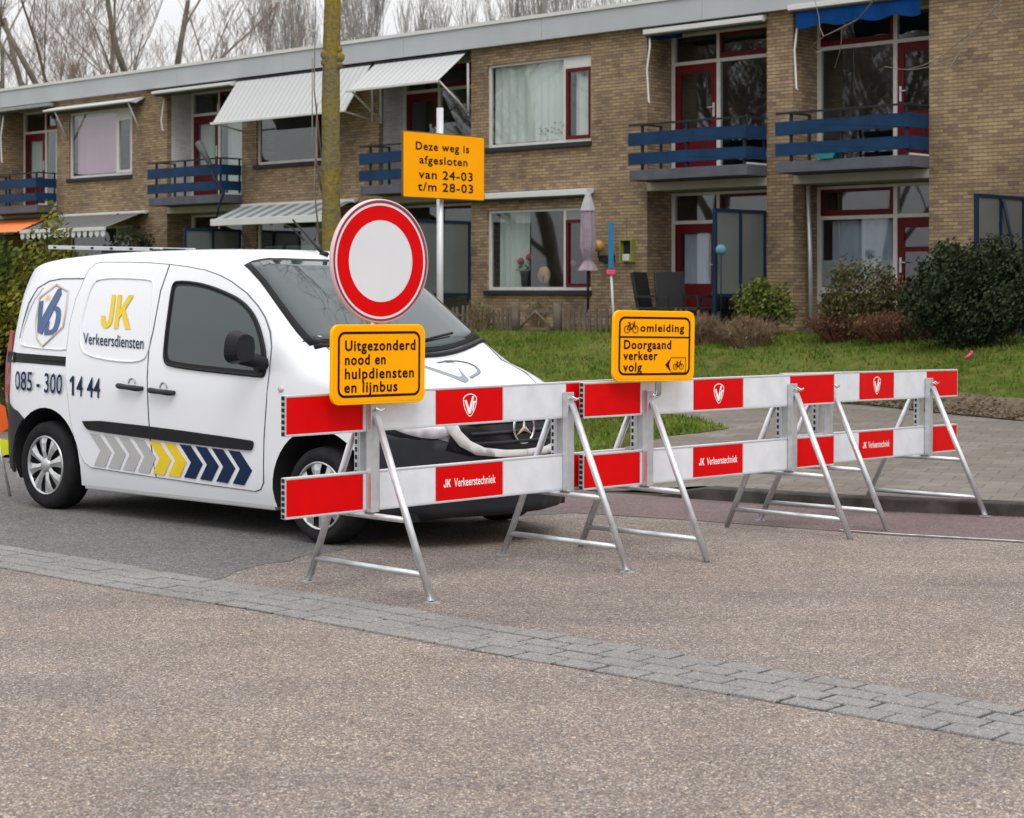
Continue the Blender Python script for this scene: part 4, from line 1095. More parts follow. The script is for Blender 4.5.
def br(p, d, L, r_, lv):
    pts = [p]; dd = d
    for i in range(4):
        dd = (dd+Vector((random.gauss(0, .12), random.gauss(0, .12), random.gauss(0, .1)+.05))).normalized(); pts.append(pts[-1]+dd*L/4)
    q.tube(pts, [r_*(1-.7*i/4) for i in range(5)], 5 if lv < 2 else 3, cap=False)
    if lv < 4:
        for i in range(5): br(random.choice(pts[1:]), (dd*.5+Vector((random.gauss(0, .6), random.gauss(0, .6), random.uniform(0, .6)))).normalized(), L*.6, r_*.45, lv+1)
q.tube([(0, 0, 5.9), (.1, 0, 8), (0, .1, 11)], [.09, .06, .02], 8)
for k in range(12): br(Vector((0, 0, 5.8+k*.33)), Vector((math.cos(k*2.4)*.9, math.sin(k*2.4)*.9, .6)).normalized(), 5.2-.2*k, .085, 1)
q.build('branch', 'bark_grey', o, fix=False)
# bare branch tips hanging in at the top right come from a tree outside the picture
o = thing('bare_tree', 'bare tree outside the right edge whose thin branch tips hang before the blue awning', 'tree', (6.6, 19.0, .1))
q = MB(); q.tube([(0, 0, -.1), (.05, 0, 2), (0, .1, 4.2), (-.1, .1, 7)], [.2, .17, .14, .08], 10); q.build('trunk', 'bark_grey', o, fix=False)
q = MB(); random.seed(12)
def tip(p, d, L, r_, lv):
    pts = [p]; dd = d
    for i in range(5):
        dd = (dd+Vector((random.gauss(0, .1), random.gauss(0, .1), random.gauss(0, .12)+(.06 if lv > 1 else .0)))).normalized(); pts.append(pts[-1]+dd*L/5)
    q.tube(pts, [max(.0035, r_*(1-.75*i/5)) for i in range(6)], 4, cap=False)
    if lv < 3:
        for i in range(3): tip(random.choice(pts[2:]), (dd+Vector((random.gauss(0, .5), random.gauss(0, .3), random.gauss(0, .5)))).normalized(), L*.45, r_*.5, lv+1)
tip(Vector((0, 0, 4.9)), Vector((-1, -.1, -.06)).normalized(), 3.6, .028, 1)
tip(Vector((0, 0, 5.3)), Vector((-1, .2, -.12)).normalized(), 2.8, .02, 1)
for k in range(6): a = k*1.05; tip(Vector((0, .1, 5.6+k*.2)), Vector((math.cos(a), math.sin(a), .9)).normalized(), 3, .05, 0)
q.build('branch', 'bark_grey', o, fix=False)

# ------------------------------------------------------------------ the van (local frame: X forward, Y away from the camera, Z up)
VR = Vector((-3.357, 13.59)); VE = Vector((.7515, -.6597)); VN = Vector((.6597, .7515)); WB = 2.865
VA = math.atan2(VE.y, VE.x)
van = thing('delivery_van', 'white delivery van with navy and yellow lettering and chevrons parked behind the barriers', 'van', (VR.x, VR.y, 0), VA)
def interp(tab, x):
    if x <= tab[0][0]: return tab[0][1]
    for (a, fa_), (b, fb) in zip(tab, tab[1:]):
        if x <= b: return fa_+(fb-fa_)*(x-a)/(b-a)
    return tab[-1][1]
ZTOP = [(-.5, 1.79), (-.33, 1.815), (-.1, 1.83), (.4, 1.855), (1.3, 1.86), (1.75, 1.845), (1.98, 1.80), (2.15, 1.70), (2.5, 1.465), (2.85, 1.20), (2.95, 1.12), (3.05, 1.09), (3.3, .995), (3.5, .90), (3.62, .815), (3.70, .72), (3.74, .6)]
ZSH = [(-.5, 1.71), (-.3, 1.735), (.4, 1.735), (1.2, 1.735), (1.7, 1.69), (1.95, 1.60), (2.15, 1.46), (2.35, 1.28), (2.52, 1.12), (2.65, 1.05), (3.0, .99), (3.3, .915), (3.5, .84), (3.62, .765), (3.70, .68), (3.74, .58)]
def y0(X): return interp([(-.5, .06), (-.44, .02), (-.3, 0), (2.7, 0), (3.0, .02), (3.2, .06), (3.4, .15), (3.55, .29), (3.65, .45), (3.74, .72)], X)
def ys(Z): return interp([(.15, .05), (.26, .02), (.34, .004), (.5, 0), (.75, 0), (.95, .005), (1.06, .018), (1.3, .06), (1.55, .115), (1.7, .16), (1.85, .22)], Z)
def rearslant(Z): return interp([(.2, .05), (.35, 0), (.85, 0), (1.35, .0), (1.56, .02), (1.69, .055), (1.78, .10), (1.86, .20)], Z)
def section(X):
    zt, zs = interp(ZTOP, X), interp(ZSH, X); zb = .20 if X < 3.3 else .20
    pts = []
    for f_ in (0, .05, .12, .25, .4, .55, .7, .8, .88, .95, 1.0):
        Z = zb+(zs-zb)*f_; pts.append((ys(Z)+y0(X), Z))
    yb, zz = pts[-1]; hw = .915-yb
    for fy, fz in ((.035, .30), (.09, .56), (.17, .75), (.3, .88), (.5, .955), (.75, .99), (1.0, 1.0)):
        pts.append((yb+hw*fy, zs+(zt-zs)*fz))
    return pts
XS = [-.47, -.44, -.38, -.25, -.05, .3, .6, .9, 1.2, 1.5, 1.75, 1.95, 2.1, 2.25, 2.4, 2.55, 2.7, 2.85, 2.95, 3.05, 3.15, 3.25, 3.35, 3.45, 3.53, 3.6, 3.65, 3.7, 3.73, 3.745]
def loft(xs_):
    rings = []
    for X in xs_:
        se_ = section(X); full = se_+[(1.83-y, z) for y, z in se_[-2::-1]]
        ring = []
        for y, z in full:
            k = max(0, 1-(X+.47)/.6); ring.append((X+rearslant(z)*k, y, z))
        rings.append(ring)
    return rings
rings = loft(XS); nr = len(rings[0])
body = MB(); vs = [p for r_ in rings for p in r_]; fs = []
for i in range(len(rings)-1):
    for k in range(nr): k2 = (k+1) % nr; fs.append((i*nr+k, (i+1)*nr+k, (i+1)*nr+k2, i*nr+k2))
fs.append(tuple(range(nr))); fs.append(tuple((len(rings)-1)*nr+k for k in range(nr-1, -1, -1)))
body.add(vs, fs)
bo = body.build('body', ['paint', 'well'], van)
cut = MB()
HR, HF = .315, .30
for X, Zc in ((0.03, HR), (WB-.01, HF)):
    for ya, yb in ((-.2, .34), (1.49, 2.1)):
        n = 40; r_ = .405
        pr_ = [(X+r_*math.cos(2*math.pi*k/n), Zc+.01+r_*math.sin(2*math.pi*k/n)) for k in range(n)]
        cut.add([(x, ya, z) for x, z in pr_]+[(x, yb, z) for x, z in pr_], [tuple(range(n)), tuple(range(2*n-1, n-1, -1))]+[(k, (k+1) % n, (k+1) % n+n, k+n) for k in range(n)])
co = cut.build('cutter', 'well', van)
m_ = bo.modifiers.new('b', 'BOOLEAN'); m_.operation = 'DIFFERENCE'; m_.object = co; m_.solver = 'EXACT'; m_.material_mode = 'TRANSFER'
bpy.context.view_layer.update()
dg = bpy.context.evaluated_depsgraph_get(); me = bpy.data.meshes.new_from_object(bo.evaluated_get(dg))
bo.modifiers.clear(); bo.data = me; bpy.data.objects.remove(co)
for p in me.polygons: p.use_smooth = True
me.set_sharp_from_angle(angle=R(38))
# ---- mapping of a picture point to the van's flank (real surface coordinates)
def vproj(u, v, y):
    k = (u-512)/FPX; ox, oz = VR.x+VN.x*y, VR.y+VN.y*y
    X = (k*oz-ox)/(VE.x-k*VE.y); z = oz+VE.y*X
    return X, EYE+(HV-v)*z/FPX
def vs_(u, v):
    y = 0
    for _ in range(5): X, Z = vproj(u, v, y); y = ys(Z)+y0(X)
    return (X, Z)
def on(off): return lambda p: (p[0], ys(p[1])+y0(p[0])-off, p[1])
def vpoly(pts): return [vs_(*p) for p in pts]
def ccw(p):
    a = sum(p[i][0]*p[(i+1) % len(p)][1]-p[(i+1) % len(p)][0]*p[i][1] for i in range(len(p)))
    return p if a > 0 else p[::-1]
def patch(name, poly, mat, off, thick, parent, step=.1, mirror=False):
    poly = ccw(poly); vv, ff = fillpoly(poly, step); q = MB(); q.smooth = True
    fo = on(off)
    def m(p): a = fo(p); return (a[0], 1.83-a[1], a[2]) if mirror else a
    q.add([m(p) for p in vv], ff); q.smooth = False
    fi = on(off-thick)
    def mi(p): a = fi(p); return (a[0], 1.83-a[1], a[2]) if mirror else a
    n = len(poly); q.add([m(p) for p in poly]+[mi(p) for p in poly], [(i, i+n, (i+1) % n+n, (i+1) % n) for i in range(n)])
    return q.build(name, mat, parent, fix=False)
def outline(name, pts, r_, mat, off, parent, closed=True, mirror=False):
    q = MB(); f_ = on(off)
    P = [f_(p) for p in (pts+[pts[0]] if closed else pts)]
    if mirror: P = [(a, 1.83-b, c) for a, b, c in P]
    q.tube(P, r_, 6); return q.build(name, mat, parent)
doorF = [(170.7, 264.8), (188, 267), (206, 270.5), (220, 275.5), (232, 282), (247, 293.4), (258, 306), (265.4, 318), (270, 331.6), (271.8, 346), (269.6, 371), (266, 410), (264, 440), (263.5, 483), (261, 489), (256, 491), (200, 483.4), (157.4, 477), (151.6, 440), (149.7, 416), (148.4, 378), (150, 350), (154.8, 329), (161.8, 291)]
doorR = [(169.7, 264.6), (150, 263), (130, 262.4), (105, 262.3), (96.7, 263.5), (90, 269), (86.5, 275), (84.6, 280), (76, 300), (70, 325), (67, 350), (66.5, 380), (68.7, 401), (71, 420), (75, 437.6), (81.4, 455.4), (85, 462), (91.6, 467), (130, 473), (156.2, 477), (150.4, 440), (148.5, 416), (147.2, 378), (148.8, 350), (153.6, 329), (160.6, 291)]
dF, dR = vpoly(doorF), vpoly(doorR)
qF = patch('front_door', dF, 'paint', .005, .004, van); qR = patch('sliding_door', dR, 'paint', .005, .004, van)
outline('door_seal', dF, .0055, 'seal', .000, qF); outline('door_seal', dR, .0055, 'seal', .000, qR)
# shoulder seam that runs from the sliding door to the rear
outline('roof_seam', vpoly([(84.6, 278.5), (62, 278.7), (50, 281), (38, 288), (29, 303), (24, 320), (20, 338)]), .004, 'seal', .002, bo, False)
# pressed panels
pp = smooth_poly(vpoly([(100, 277.5), (92, 287), (87, 303), (82, 322), (80.5, 345), (88, 357), (143, 364), (150, 348), (152, 320), (155.5, 283), (150, 278.8)]), 2)
outline('pressed_panel', pp, .0075, 'paint', .007, qR)
pp = smooth_poly(vpoly([(44, 287), (31, 305), (24, 325), (20.5, 342), (24, 346.5), (60, 350), (66, 349)]), 2, False)
outline('pressed_panel', pp, .006, 'paint', .003, bo, False)
# side window
win = smooth_poly(vpoly([(179, 281.6), (195, 282.6), (211.4, 286.4), (232, 294.7), (244.5, 302.3), (254.7, 313.8), (262, 331), (267, 355), (266.5, 376), (258, 376), (172, 366.5), (165.2, 361), (167, 340), (173, 294), (175, 284)]), 2)
wf = patch('side_window', win, 'plastic', .012, .010, van)
wc = (sum(p[0] for p in win)/len(win), sum(p[1] for p in win)/len(win))
win2 = [(wc[0]+(p[0]-wc[0])*.925, wc[1]+(p[1]-wc[1])*.90) for p in win]
patch('pane', win2, 'carglass', .014, .003, wf)
outline('seal', win, .011, 'plastic', .012, wf)
patch('side_window', win, 'plastic', .012, .010, van, mirror=True)
# rub strip, sliding rail, handles, marker
st = smooth_poly(vpoly([(83, 418.6), (160, 427.2), (251, 440), (254.6, 441.5), (254, 448), (251.5, 451), (160, 439.8), (92, 430.4), (88, 428)]), 1)
patch('rub_strip', st, 'plastic', .022, .02, van)
rl = vpoly([(14, 352.3), (66, 356.8), (65.6, 366), (13, 361.6)]); ro = patch('sliding_rail', rl, 'plastic', .004, .003, van)
patch('rail_end', vpoly([(9.5, 351.3), (15.5, 352), (15, 362.5), (8.5, 361.5)]), 'greyplastic', .012, .01, van)
outline('groove', vpoly([(15, 357), (65.5, 361.5)]), .006, 'well', .007, ro, False)
for (ua, va), (ub, vb) in (((122, 385.5), (143, 388.5)), ((153.5, 390), (175, 392.8))):
    a, b = vs_(ua, va), vs_(ub, vb); f_ = on(.03); q = MB()
    A, Bp = Vector(on(.0)(a)), Vector(on(.0)(b)); o1 = Vector((0, -.045, 0))
    q.tube([A, A+o1*.8, A+o1+(Bp-A)*.12, A+o1+(Bp-A)*.5, Bp+o1-(Bp-A)*.12, Bp+o1*.8, Bp], [.014, .018, .02, .017, .02, .018, .014], 8)
    ho = q.build('door_handle', 'greyplastic', van)
    c = ((a[0]+b[0])/2, (a[1]+b[1])/2+.03); q = MB(); q.smooth = True
    q.tube([on(.008)((c[0]+.036*math.cos(t_), c[1]-.005+.036*math.sin(t_))) for t_ in [math.pi*k/10 for k in range(11)]], .005, 6); q.build('recess_edge', 'greyprint', ho)
a = vs_(281, 389); q = MB(); q.ball(on(.0)(a), .028, 10, (1, .5, .8)); q.build('side_marker', 'amber', van)
# tail light, bumpers, sill
tl = vpoly([(11, 330), (8.5, 345), (6.2, 362), (5.3, 385), (6.2, 402), (9, 403), (9.2, 385), (10, 362), (12, 346), (13, 333)])
patch('tail_light', [(x-.0, z) for x, z in tl], 'tail', .004, .02, van)
arc = [(.03-math.sqrt(max(0, .405**2-(z-.325)**2)), z) for z in (.64, .60, .55, .5, .45, .4, .35, .30, .27)]
rb = [(-.475, .80), (-.44, .745), (-.38, .71), (-.31, .69)]+arc+[(-.40, .24), (-.46, .27), (-.478, .4)]
patch('rear_bumper', rb, 'greyplastic', .012, .03, van)
q = MB(); q.box(-.52, -.40, .08, 1.75, .3, .62); q.build('rear_bumper', 'plastic', van, bevel=.03)
q = MB(); q.box(.45, 2.44, .035, .10, .175, .215); q.build('sill', 'greyprint', van, bevel=.01)
q = MB(); q.box(-.4, 3.5, .2, 1.63, .17, .22); q.build('chassis', 'well', van)
q = MB(); q.box(-.46, -.40, .25, 1.6, .7, 1.1); q.build('rear_door', 'paint', van, bevel=.01)
# wheels
def wheel(X, Yc, rz_, side, full=True):
    wh = bpy.data.objects.new('wheel', None)
    tr = rz_; q = MB()
    prof = [(.205, .0), (.22, -.008), (.235, -.014), (.27, -.018), (tr-.02, -.006), (tr-.004, .018), (tr, .05), (tr, .14), (tr-.004, .17), (tr-.03, .19), (.2, .19)]
    q.lathe([(r_, h_*side*-1*-1) for r_, h_ in prof] if side > 0 else [(r_, -h_) for r_, h_ in prof], (X, Yc, rz_), 48, 'y')
    tyre = q.build('tyre', 'tyre', None)
    q = MB(); s_ = side
    q.lathe([(.214, .0*s_), (.211, -.012*s_), (.203, -.014*s_), (.196, .006*s_)], (X, Yc, rz_), 40, 'y')
    q.lathe([(.0, -.02*s_), (.035, -.02*s_), (.048, -.012*s_), (.055, .004*s_)], (X, Yc, rz_), 24, 'y')
    for k in range(8):
        a0 = 2*math.pi*k/8+.2; da0, da1 = .30, .21
        P = []
        for r_, d_, h_ in ((.048, .50, -.006), (.10, .24, -.014), (.16, .235, -.012), (.202, .27, -.004)):
            for sg in (-1, 0, 1):
                P.append((X+r_*math.cos(a0+sg*d_), Yc+s_*(h_+(.008 if sg else -.003)), rz_+r_*math.sin(a0+sg*d_)))
        fs_ = []
        for i in range(3):
            for j in range(2): fs_.append((i*3+j, i*3+j+1, i*3+j+4, i*3+j+3))
        q.add(P, fs_)
    rim = q.build('rim', 'rimmat', None)
    q = MB(); q.lathe([(0, .03*s_), (.195, .03*s_), (.197, 0)], (X, Yc, rz_), 32, 'y'); hub = q.build('brake_disc', 'well', None)
    return tyre, rim, hub
for X, rz_ in ((0.0, HR), (WB, HF)):
    for Yc, side in ((.03, 1), (1.80, -1)):
        q = MB(); q.tube([(X, Yc+side*.02, rz_), (X, Yc+side*.22, rz_)], .06, 10); wo = q.build('wheel', 'well', van)
        for p in wheel(X, Yc, rz_, side): p.parent = wo
# windscreen
def surf(X, f_):
    """point on the upper body: f_=0 near shoulder .. 1 far shoulder"""
    se_ = section(X); top = se_[10:]; full = top+[(1.83-y, z) for y, z in top[-2::-1]]
    ya, yb = full[0][0], full[-1][0]; y = ya+(yb-ya)*f_
    for (a, za), (b, zb_) in zip(full, full[1:]):
        if y <= b+1e-9: return Vector((X, y, za+(zb_-za)*((y-a)/(b-a) if b > a else 0)))
    return Vector((X, full[-1][0], full[-1][1]))
def wsX(f_, g_):
    """g_ 0 = top edge .. 1 = bottom edge"""
    c = 1-(2*f_-1)**2
    top = 1.90+.13*c**.8; bot = 2.57+.33*c**.7
    return top+(bot-top)*g_
def wsurf(f0, f1, g0, g1, off, name, mat, parent, nf=24, ng=12, thick=.006):
    q = MB(); q.smooth = True; vs = []; fs = []
    for i in range(nf+1):
        for j in range(ng+1):
            f_ = f0+(f1-f0)*i/nf; g_ = g0+(g1-g0)*j/ng; p = surf(wsX(f_, g_), f_)
            e = .01; du = surf(wsX(min(1, f_+e), g_), min(1, f_+e))-surf(wsX(max(0, f_-e), g_), max(0, f_-e)); dv = surf(wsX(f_, min(1, g_+e)), f_)-surf(wsX(f_, max(0, g_-e)), f_)
            n_ = dv.cross(du); n_.normalize()
            if n_.z < 0: n_ = -n_
            vs.append(p+n_*off)
    for i in range(nf):
        for j in range(ng): a = i*(ng+1)+j; fs.append((a, a+1, a+ng+2, a+ng+1))
    q.add(vs, fs); o = q.build(name, mat, parent, fix=False)
    so_ = o.modifiers.new('s', 'SOLIDIFY'); so_.thickness = thick; so_.offset = 0
    return o
wso = wsurf(.055, .945, 0, 1, .006, 'windscreen', 'plastic', van)
wsurf(.075, .925, .04, .965, .012, 'pane', 'carglass', wso, thick=.003)
# wipers and cowl
def wpt(f_, g_, off=.03): p = surf(wsX(f_, g_), f_); return (p.x+off*.5, p.y, p.z+off)
for f0, f1 in ((.30, .72), (.12, .42)):
    q = MB(); q.tube([wpt(f0, 1.02), wpt((f0+f1)/2, .93), wpt(f1, .90)], .010, 5); q.build('wiper', 'plastic', van)
q = MB(); q.tube([tuple(surf(wsX(f_, 1.03), f_)+Vector((0, 0, .004))) for f_ in [.06+.88*k/20 for k in range(21)]], .02, 6); q.build('cowl', 'plastic', van)
# bonnet shut line
q = MB(); q.tube([tuple(surf(X, f_)+Vector((0, 0, .002))) for X, f_ in ((2.62, .05), (2.75, .09), (2.95, .10), (3.2, .105), (3.42, .12), (3.52, .16))], .005, 5); q.build('bonnet_gap', 'seal', van)
q = MB(); q.tube([tuple(surf(X, 1-f_)+Vector((0, 0, .002))) for X, f_ in ((2.62, .05), (2.75, .09), (2.95, .10), (3.2, .105), (3.42, .12), (3.52, .16))], .005, 5); q.build('bonnet_gap', 'seal', van)
# roof: aerial, slotted bar
q = MB(); q.tube([(1.93, .93, 1.82), (1.86, .93, 1.87), (1.62, .93, 2.06)], [.016, .012, .006], 6); q.ball((1.94, .93, 1.815), .03, 8, (1.6, .8, .7)); q.build('aerial', 'plastic', van)
YL = 1.15
La = vproj(48, 249.2, YL); Lb = vproj(160, 251.6, YL)
lo_ = None
for dy in (0, .32):
    q = MB(); q.prism([(La[0], La[1]-.0), (Lb[0], Lb[1]), (Lb[0], Lb[1]+.032), (La[0], La[1]+.032)], lambda p: (p[0], YL+dy, p[1]), lambda p: (p[0], YL+dy+.03, p[1])); o = q.build('roof_ladder' if not dy else 'side_rail', 'alu', van if not dy else lo_, bevel=.003)
    lo_ = lo_ or o
k = .08
while k < Lb[0]-La[0]-.05:
    zz_ = La[1]+(Lb[1]-La[1])*k/(Lb[0]-La[0]); q = MB(); q.box(La[0]+k, La[0]+k+.03, YL-.006, YL+.319, zz_+.008, zz_+.024); q.build('rung', 'greyplastic', lo_); k += .25
for X in (-.25, .35):
    q = MB(); q.box(X, X+.05, .7, 1.55, 1.845, 1.868); q.build('crossbar', 'plastic', lo_)
# wing mirror
q = MB(); mc = vs_(238, 347)
def mcs(dx, dy, dz): return (mc[0]+.25+dx*.7, -.17+dy*.86, mc[1]+dz*.86)
q.prism(smooth_poly([(-.13, -.11), (.10, -.12), (.13, .02), (.10, .12), (-.06, .14), (-.13, .06)], 2), lambda p: mcs(-.03, p[0]*.9, p[1]), lambda p: mcs(.11, p[0]*.7, p[1]*.8))
wm = q.build('wing_mirror', 'plastic', van, bevel=.015)
q = MB(); q.prism(smooth_poly([(-.10, -.085), (.075, -.09), (.10, .02), (.075, .095), (-.045, .11), (-.10, .05)], 2), lambda p: mcs(-.034, p[0]*.9, p[1]), lambda p: mcs(-.030, p[0]*.9, p[1])); q.build('mirror_glass', 'carglass', wm)
q = MB(); q.tube([mcs(.04, .0, -.06), mcs(.05, .16, -.10), mcs(.03, .2, -.12)], [.05, .045, .06], 8); q.build('arm', 'plastic', wm)
# ---- nose: bumper, grille, badge, lamps follow the loft a little proud of it
def nose(Xa, Xb, f0, f1, name, mat, off, parent, n=20, m__=4, zr=None):
    pass
def front_pt(y, Z, off=0.0):
    """point on the front of the van at lateral y and height Z"""
    ya = min(y, 1.83-y)
    lo, hi = 2.9, 3.745
    # find X where the outer skin reaches (y,Z): flank inset or top height
    for _ in range(30):
        X = (lo+hi)/2
        inside_ = (ys(min(Z, interp(ZSH, X)))+y0(X) < ya) and (Z < interp(ZTOP, X)-(0 if ya > .5 else (interp(ZTOP, X)-interp(ZSH, X))*max(0, 1-(ya-(ys(Z)+y0(X)))/.4)))
        if inside_: lo = X
        else: hi = X
    n_ = Vector((1, -max(0, (.6-ya))*1.3*(1 if y < .915 else -1), .15)).normalized()
    return Vector((X, y, Z))+n_*off
def fpatch(poly, name, mat, off, thick, parent, step=.06):
    vv, ff = fillpoly(ccw(poly), step); q = MB(); q.smooth = True
    q.add([front_pt(p[0], p[1], off) for p in vv], ff)
    o = q.build(name, mat, parent, fix=False); so_ = o.modifiers.new('s', 'SOLIDIFY'); so_.thickness = thick; so_.offset = 0
    return o
def mirr(poly): return [(1.83-a, b) for a, b in poly]
half = [(.06, .19), (.915, .19), (.915, .60), (.62, .60), (.50, .62), (.35, .66), (.2, .70), (.09, .73), (.05, .60)]
fpatch(half[:]+[], 'front_bumper', 'greyplastic', .016, .02, van)
fpatch(mirr(half), 'front_bumper', 'greyplastic', .016, .02, van)
fpatch([(.915-.55, .60), (.915-.42, .56), (.915, .545), (.915+.42, .56), (.915+.55, .60), (.915+.50, .76), (.915+.3, .80), (.915, .815), (.915-.3, .80), (.915-.50, .76)], 'grille', 'plastic', .024, .015, van)
go = [o for o in van.children if o.name.startswith('grille')][0]
for z_ in (.63, .69, .75):
    q = MB(); q.tube([tuple(front_pt(y, z_+.0*y, .036)) for y in [.5+.83*k/16 for k in range(17)]], .012, 6); q.build('grille_bar', 'greyplastic', go)
# pale trim loop under the grille
pts = [(.37, .76), (.41, .69), (.48, .62), (.58, .575), (.915, .555), (1.25, .575), (1.35, .62), (1.42, .69), (1.46, .76)]
outer = [(.35, .77), (.375, .70), (.43, .62), (.53, .562), (.70, .54), (.915, .532)]
inner = [(.915, .578), (.72, .585), (.58, .605), (.49, .65), (.435, .71), (.415, .77)]
fpatch(outer+inner, 'grille_surround', 'fascia_trim', .040, .018, go, .05); fpatch(mirr(outer+inner), 'grille_surround', 'fascia_trim', .040, .018, go, .05)
cy, cz = .915, .715
q = MB()
ctr = front_pt(cy, cz, .06)
q.tube([(ctr.x, cy+.095*math.cos(t_), cz+.095*math.sin(t_)) for t_ in [2*math.pi*k/32 for k in range(33)]], .009, 6, cap=False)
for k in range(3):
    a = math.pi/2+2*math.pi*k/3; c0 = Vector((ctr.x+.004, cy, cz)); tip_ = c0+Vector((0, .092*math.cos(a), .092*math.sin(a))); sd_ = Vector((0, -math.sin(a), math.cos(a)))*.016
    q.add([c0+sd_, tip_, c0-sd_, c0+Vector((.008, 0, 0)), c0-Vector((.004, 0, 0))], [(0, 3, 1), (3, 2, 1), (0, 1, 4), (4, 1, 2)])
q.build('star_badge', 'chrome', go)
for mr in (0, 1):
    hl_ = [(.07, .76), (.13, .69), (.28, .655), (.40, .69), (.43, .77), (.31, .825), (.20, .84), (.12, .83)]
    if mr: hl_ = mirr(hl_)
    o = fpatch(smooth_poly(hl_, 1), 'headlight', 'greyplastic', .022, .01, van)
    hl2 = [((p[0]-(.27 if not mr else 1.56))*.96+(.27 if not mr else 1.56), (p[1]-.78)*.95+.78) for p in hl_]
    fpatch(smooth_poly(hl2, 1), 'lens', 'headlens', .03, .004, o) if 'headlens' in mt else None
    ln_ = [(.13, .735), (.18, .70), (.27, .668), (.35, .672), (.39, .70), (.385, .75), (.28, .775), (.17, .765)]
    fpatch(smooth_poly(mirr(ln_) if mr else ln_, 1), 'lens', 'lampglass', .034, .006, o)
q = MB(); p_ = front_pt(.915, .4, .03); q.box(p_.x, p_.x+.012, .655, 1.175, .345, .455); npo = q.build('number_plate', 'yellow_rim', van, bevel=.003)
# ---- lettering and graphics on the flank
def flank(off=.010): return on(off)
gR = bo
def quadmap(px):   # px: BL, BR, TR, TL picture points -> bilinear in surface coordinates
    q_ = [vs_(*p) for p in px]
    def m(p):
        a, b = p; x = (q_[0][0]*(1-a)+q_[1][0]*a)*(1-b)+(q_[3][0]*(1-a)+q_[2][0]*a)*b
        z = (q_[0][1]*(1-a)+q_[1][1]*a)*(1-b)+(q_[3][1]*(1-a)+q_[2][1]*a)*b
        return on(.011)((x, z))
    return m
def vtext(txt, px, mat, bold=.02, sl=0, spacing=1.0, name='lettering', par=None):
    q = MB(); m = quadmap(px); text_mb(q, txt, m, 0, 1, 0, 1, bold, spacing, sl); return q.build(name, mat, par or van, fix=False)
vtext('085 - 300', [(16.5, 389.2), (63, 394), (64, 374.6), (16.8, 371)], 'navyprint', .010, name='phone_number')
vtext('4 44', [(77.5, 395.8), (101, 397.8), (101.5, 378.6), (78, 376)], 'navyprint', .008, name='phone_number', par=qR)
q = MB(); glyphs_mb(q, '1', quadmap([(70.8, 395), (75, 395.4), (75.3, 375.9), (71.2, 375.5)]), 0, 1, 0, 1); q.build('phone_number', 'navyprint', qR, fix=False)
q = MB(); glyphs_mb(q, 'JK', quadmap([(101, 327.5), (131.5, 329), (135.5, 295), (105.5, 294.3)]), 0, 1, 0, 1, gap=.10); q.build('lettering', 'yellowprint', qR, fix=False)
vtext('Verkeersdiensten', [(84.3, 343.6), (144.6, 349), (145, 337), (84.5, 332.6)], 'navyprint', .006, name='lettering', par=qR)
A0 = vpoly([(90.3, 433.2), (100.0, 434.6), (112.3, 452.1), (106, 467.2), (94.8, 465.6), (101.3, 450.2)])
A1 = vpoly([(229, 450), (240.7, 451.6), (253, 470.7), (245, 485.3), (233.7, 483.4), (240.7, 468.8)])
for k in range(10):
    f_ = k/9; pl_ = [(a[0]+(b[0]-a[0])*f_, a[1]+(b[1]-a[1])*f_) for a, b in zip(A0, A1)]
    mat = 'greyprint' if k < 4 else ('yellowprint' if k < 6 else 'navyprint')
    patch('chevron', pl_, mat, .0085, .0015, qR if k < 4 else qF, step=.12)
q = MB()
sh = [(56.8, 284.8), (68.8, 291.3), (66.5, 310), (63.3, 327), (43, 346.3), (37.5, 338), (36.2, 319.7), (40.3, 297.7)]
outline('shield_emblem', vpoly(sh), .011, 'beigeprint', .000, bo)
eo = [o for o in bo.children if o.name.startswith('shield_emblem')][0]
patch('emblem_stroke', vpoly([(39.2, 302), (43.8, 300.5), (42.2, 318), (58.5, 288.8), (61.6, 288), (62, 294), (42.5, 334.5), (38, 332)]), 'blueprint', .006, .002, eo, .08)
dd_ = smooth_poly(vpoly([(43.5, 335), (48.5, 335), (56, 334), (60.5, 322), (61.5, 312), (60, 307), (55, 305.5), (53.5, 309), (56.5, 311.5), (56.8, 316), (54.5, 327), (52, 330), (48.5, 330), (50.3, 321), (49, 321.5)]), 1)
patch('emblem_stroke', dd_, 'blueprint', .006, .002, eo, .08)
q = MB(); glyphs_mb(q, 'JK', quadmap([(45.5, 299.8), (50.5, 300), (51.5, 294.8), (46.5, 294.5)]), 0, 1, 0, 1); q.build('lettering', 'yellowprint', bo, fix=False)
# faint emblem on the bonnet
q = MB(); q.smooth = False
def bon(X, f_): return tuple(surf(X, f_)+Vector((0, 0, .004)))
q.add([bon(3.0, .36), bon(3.0, .40), bon(3.30, .50), bon(3.33, .46)], [(0, 1, 2, 3)]); q.add([bon(3.33, .46), bon(3.30, .50), bon(2.98, .60), bon(2.98, .56)], [(0, 1, 2, 3)])
q.build('bonnet_emblem', 'greyblue', van, fix=False)
q = MB(); pts = [(3.02, .50), (3.0, .56), (3.0, .63), (3.09, .67), (3.2, .63), (3.27, .53)]
q.tube([bon(*p) for p in smooth_poly(pts, 2, False)], .013, 4, flat=.3); q.build('bonnet_emblem', 'greyblue', van, fix=False)

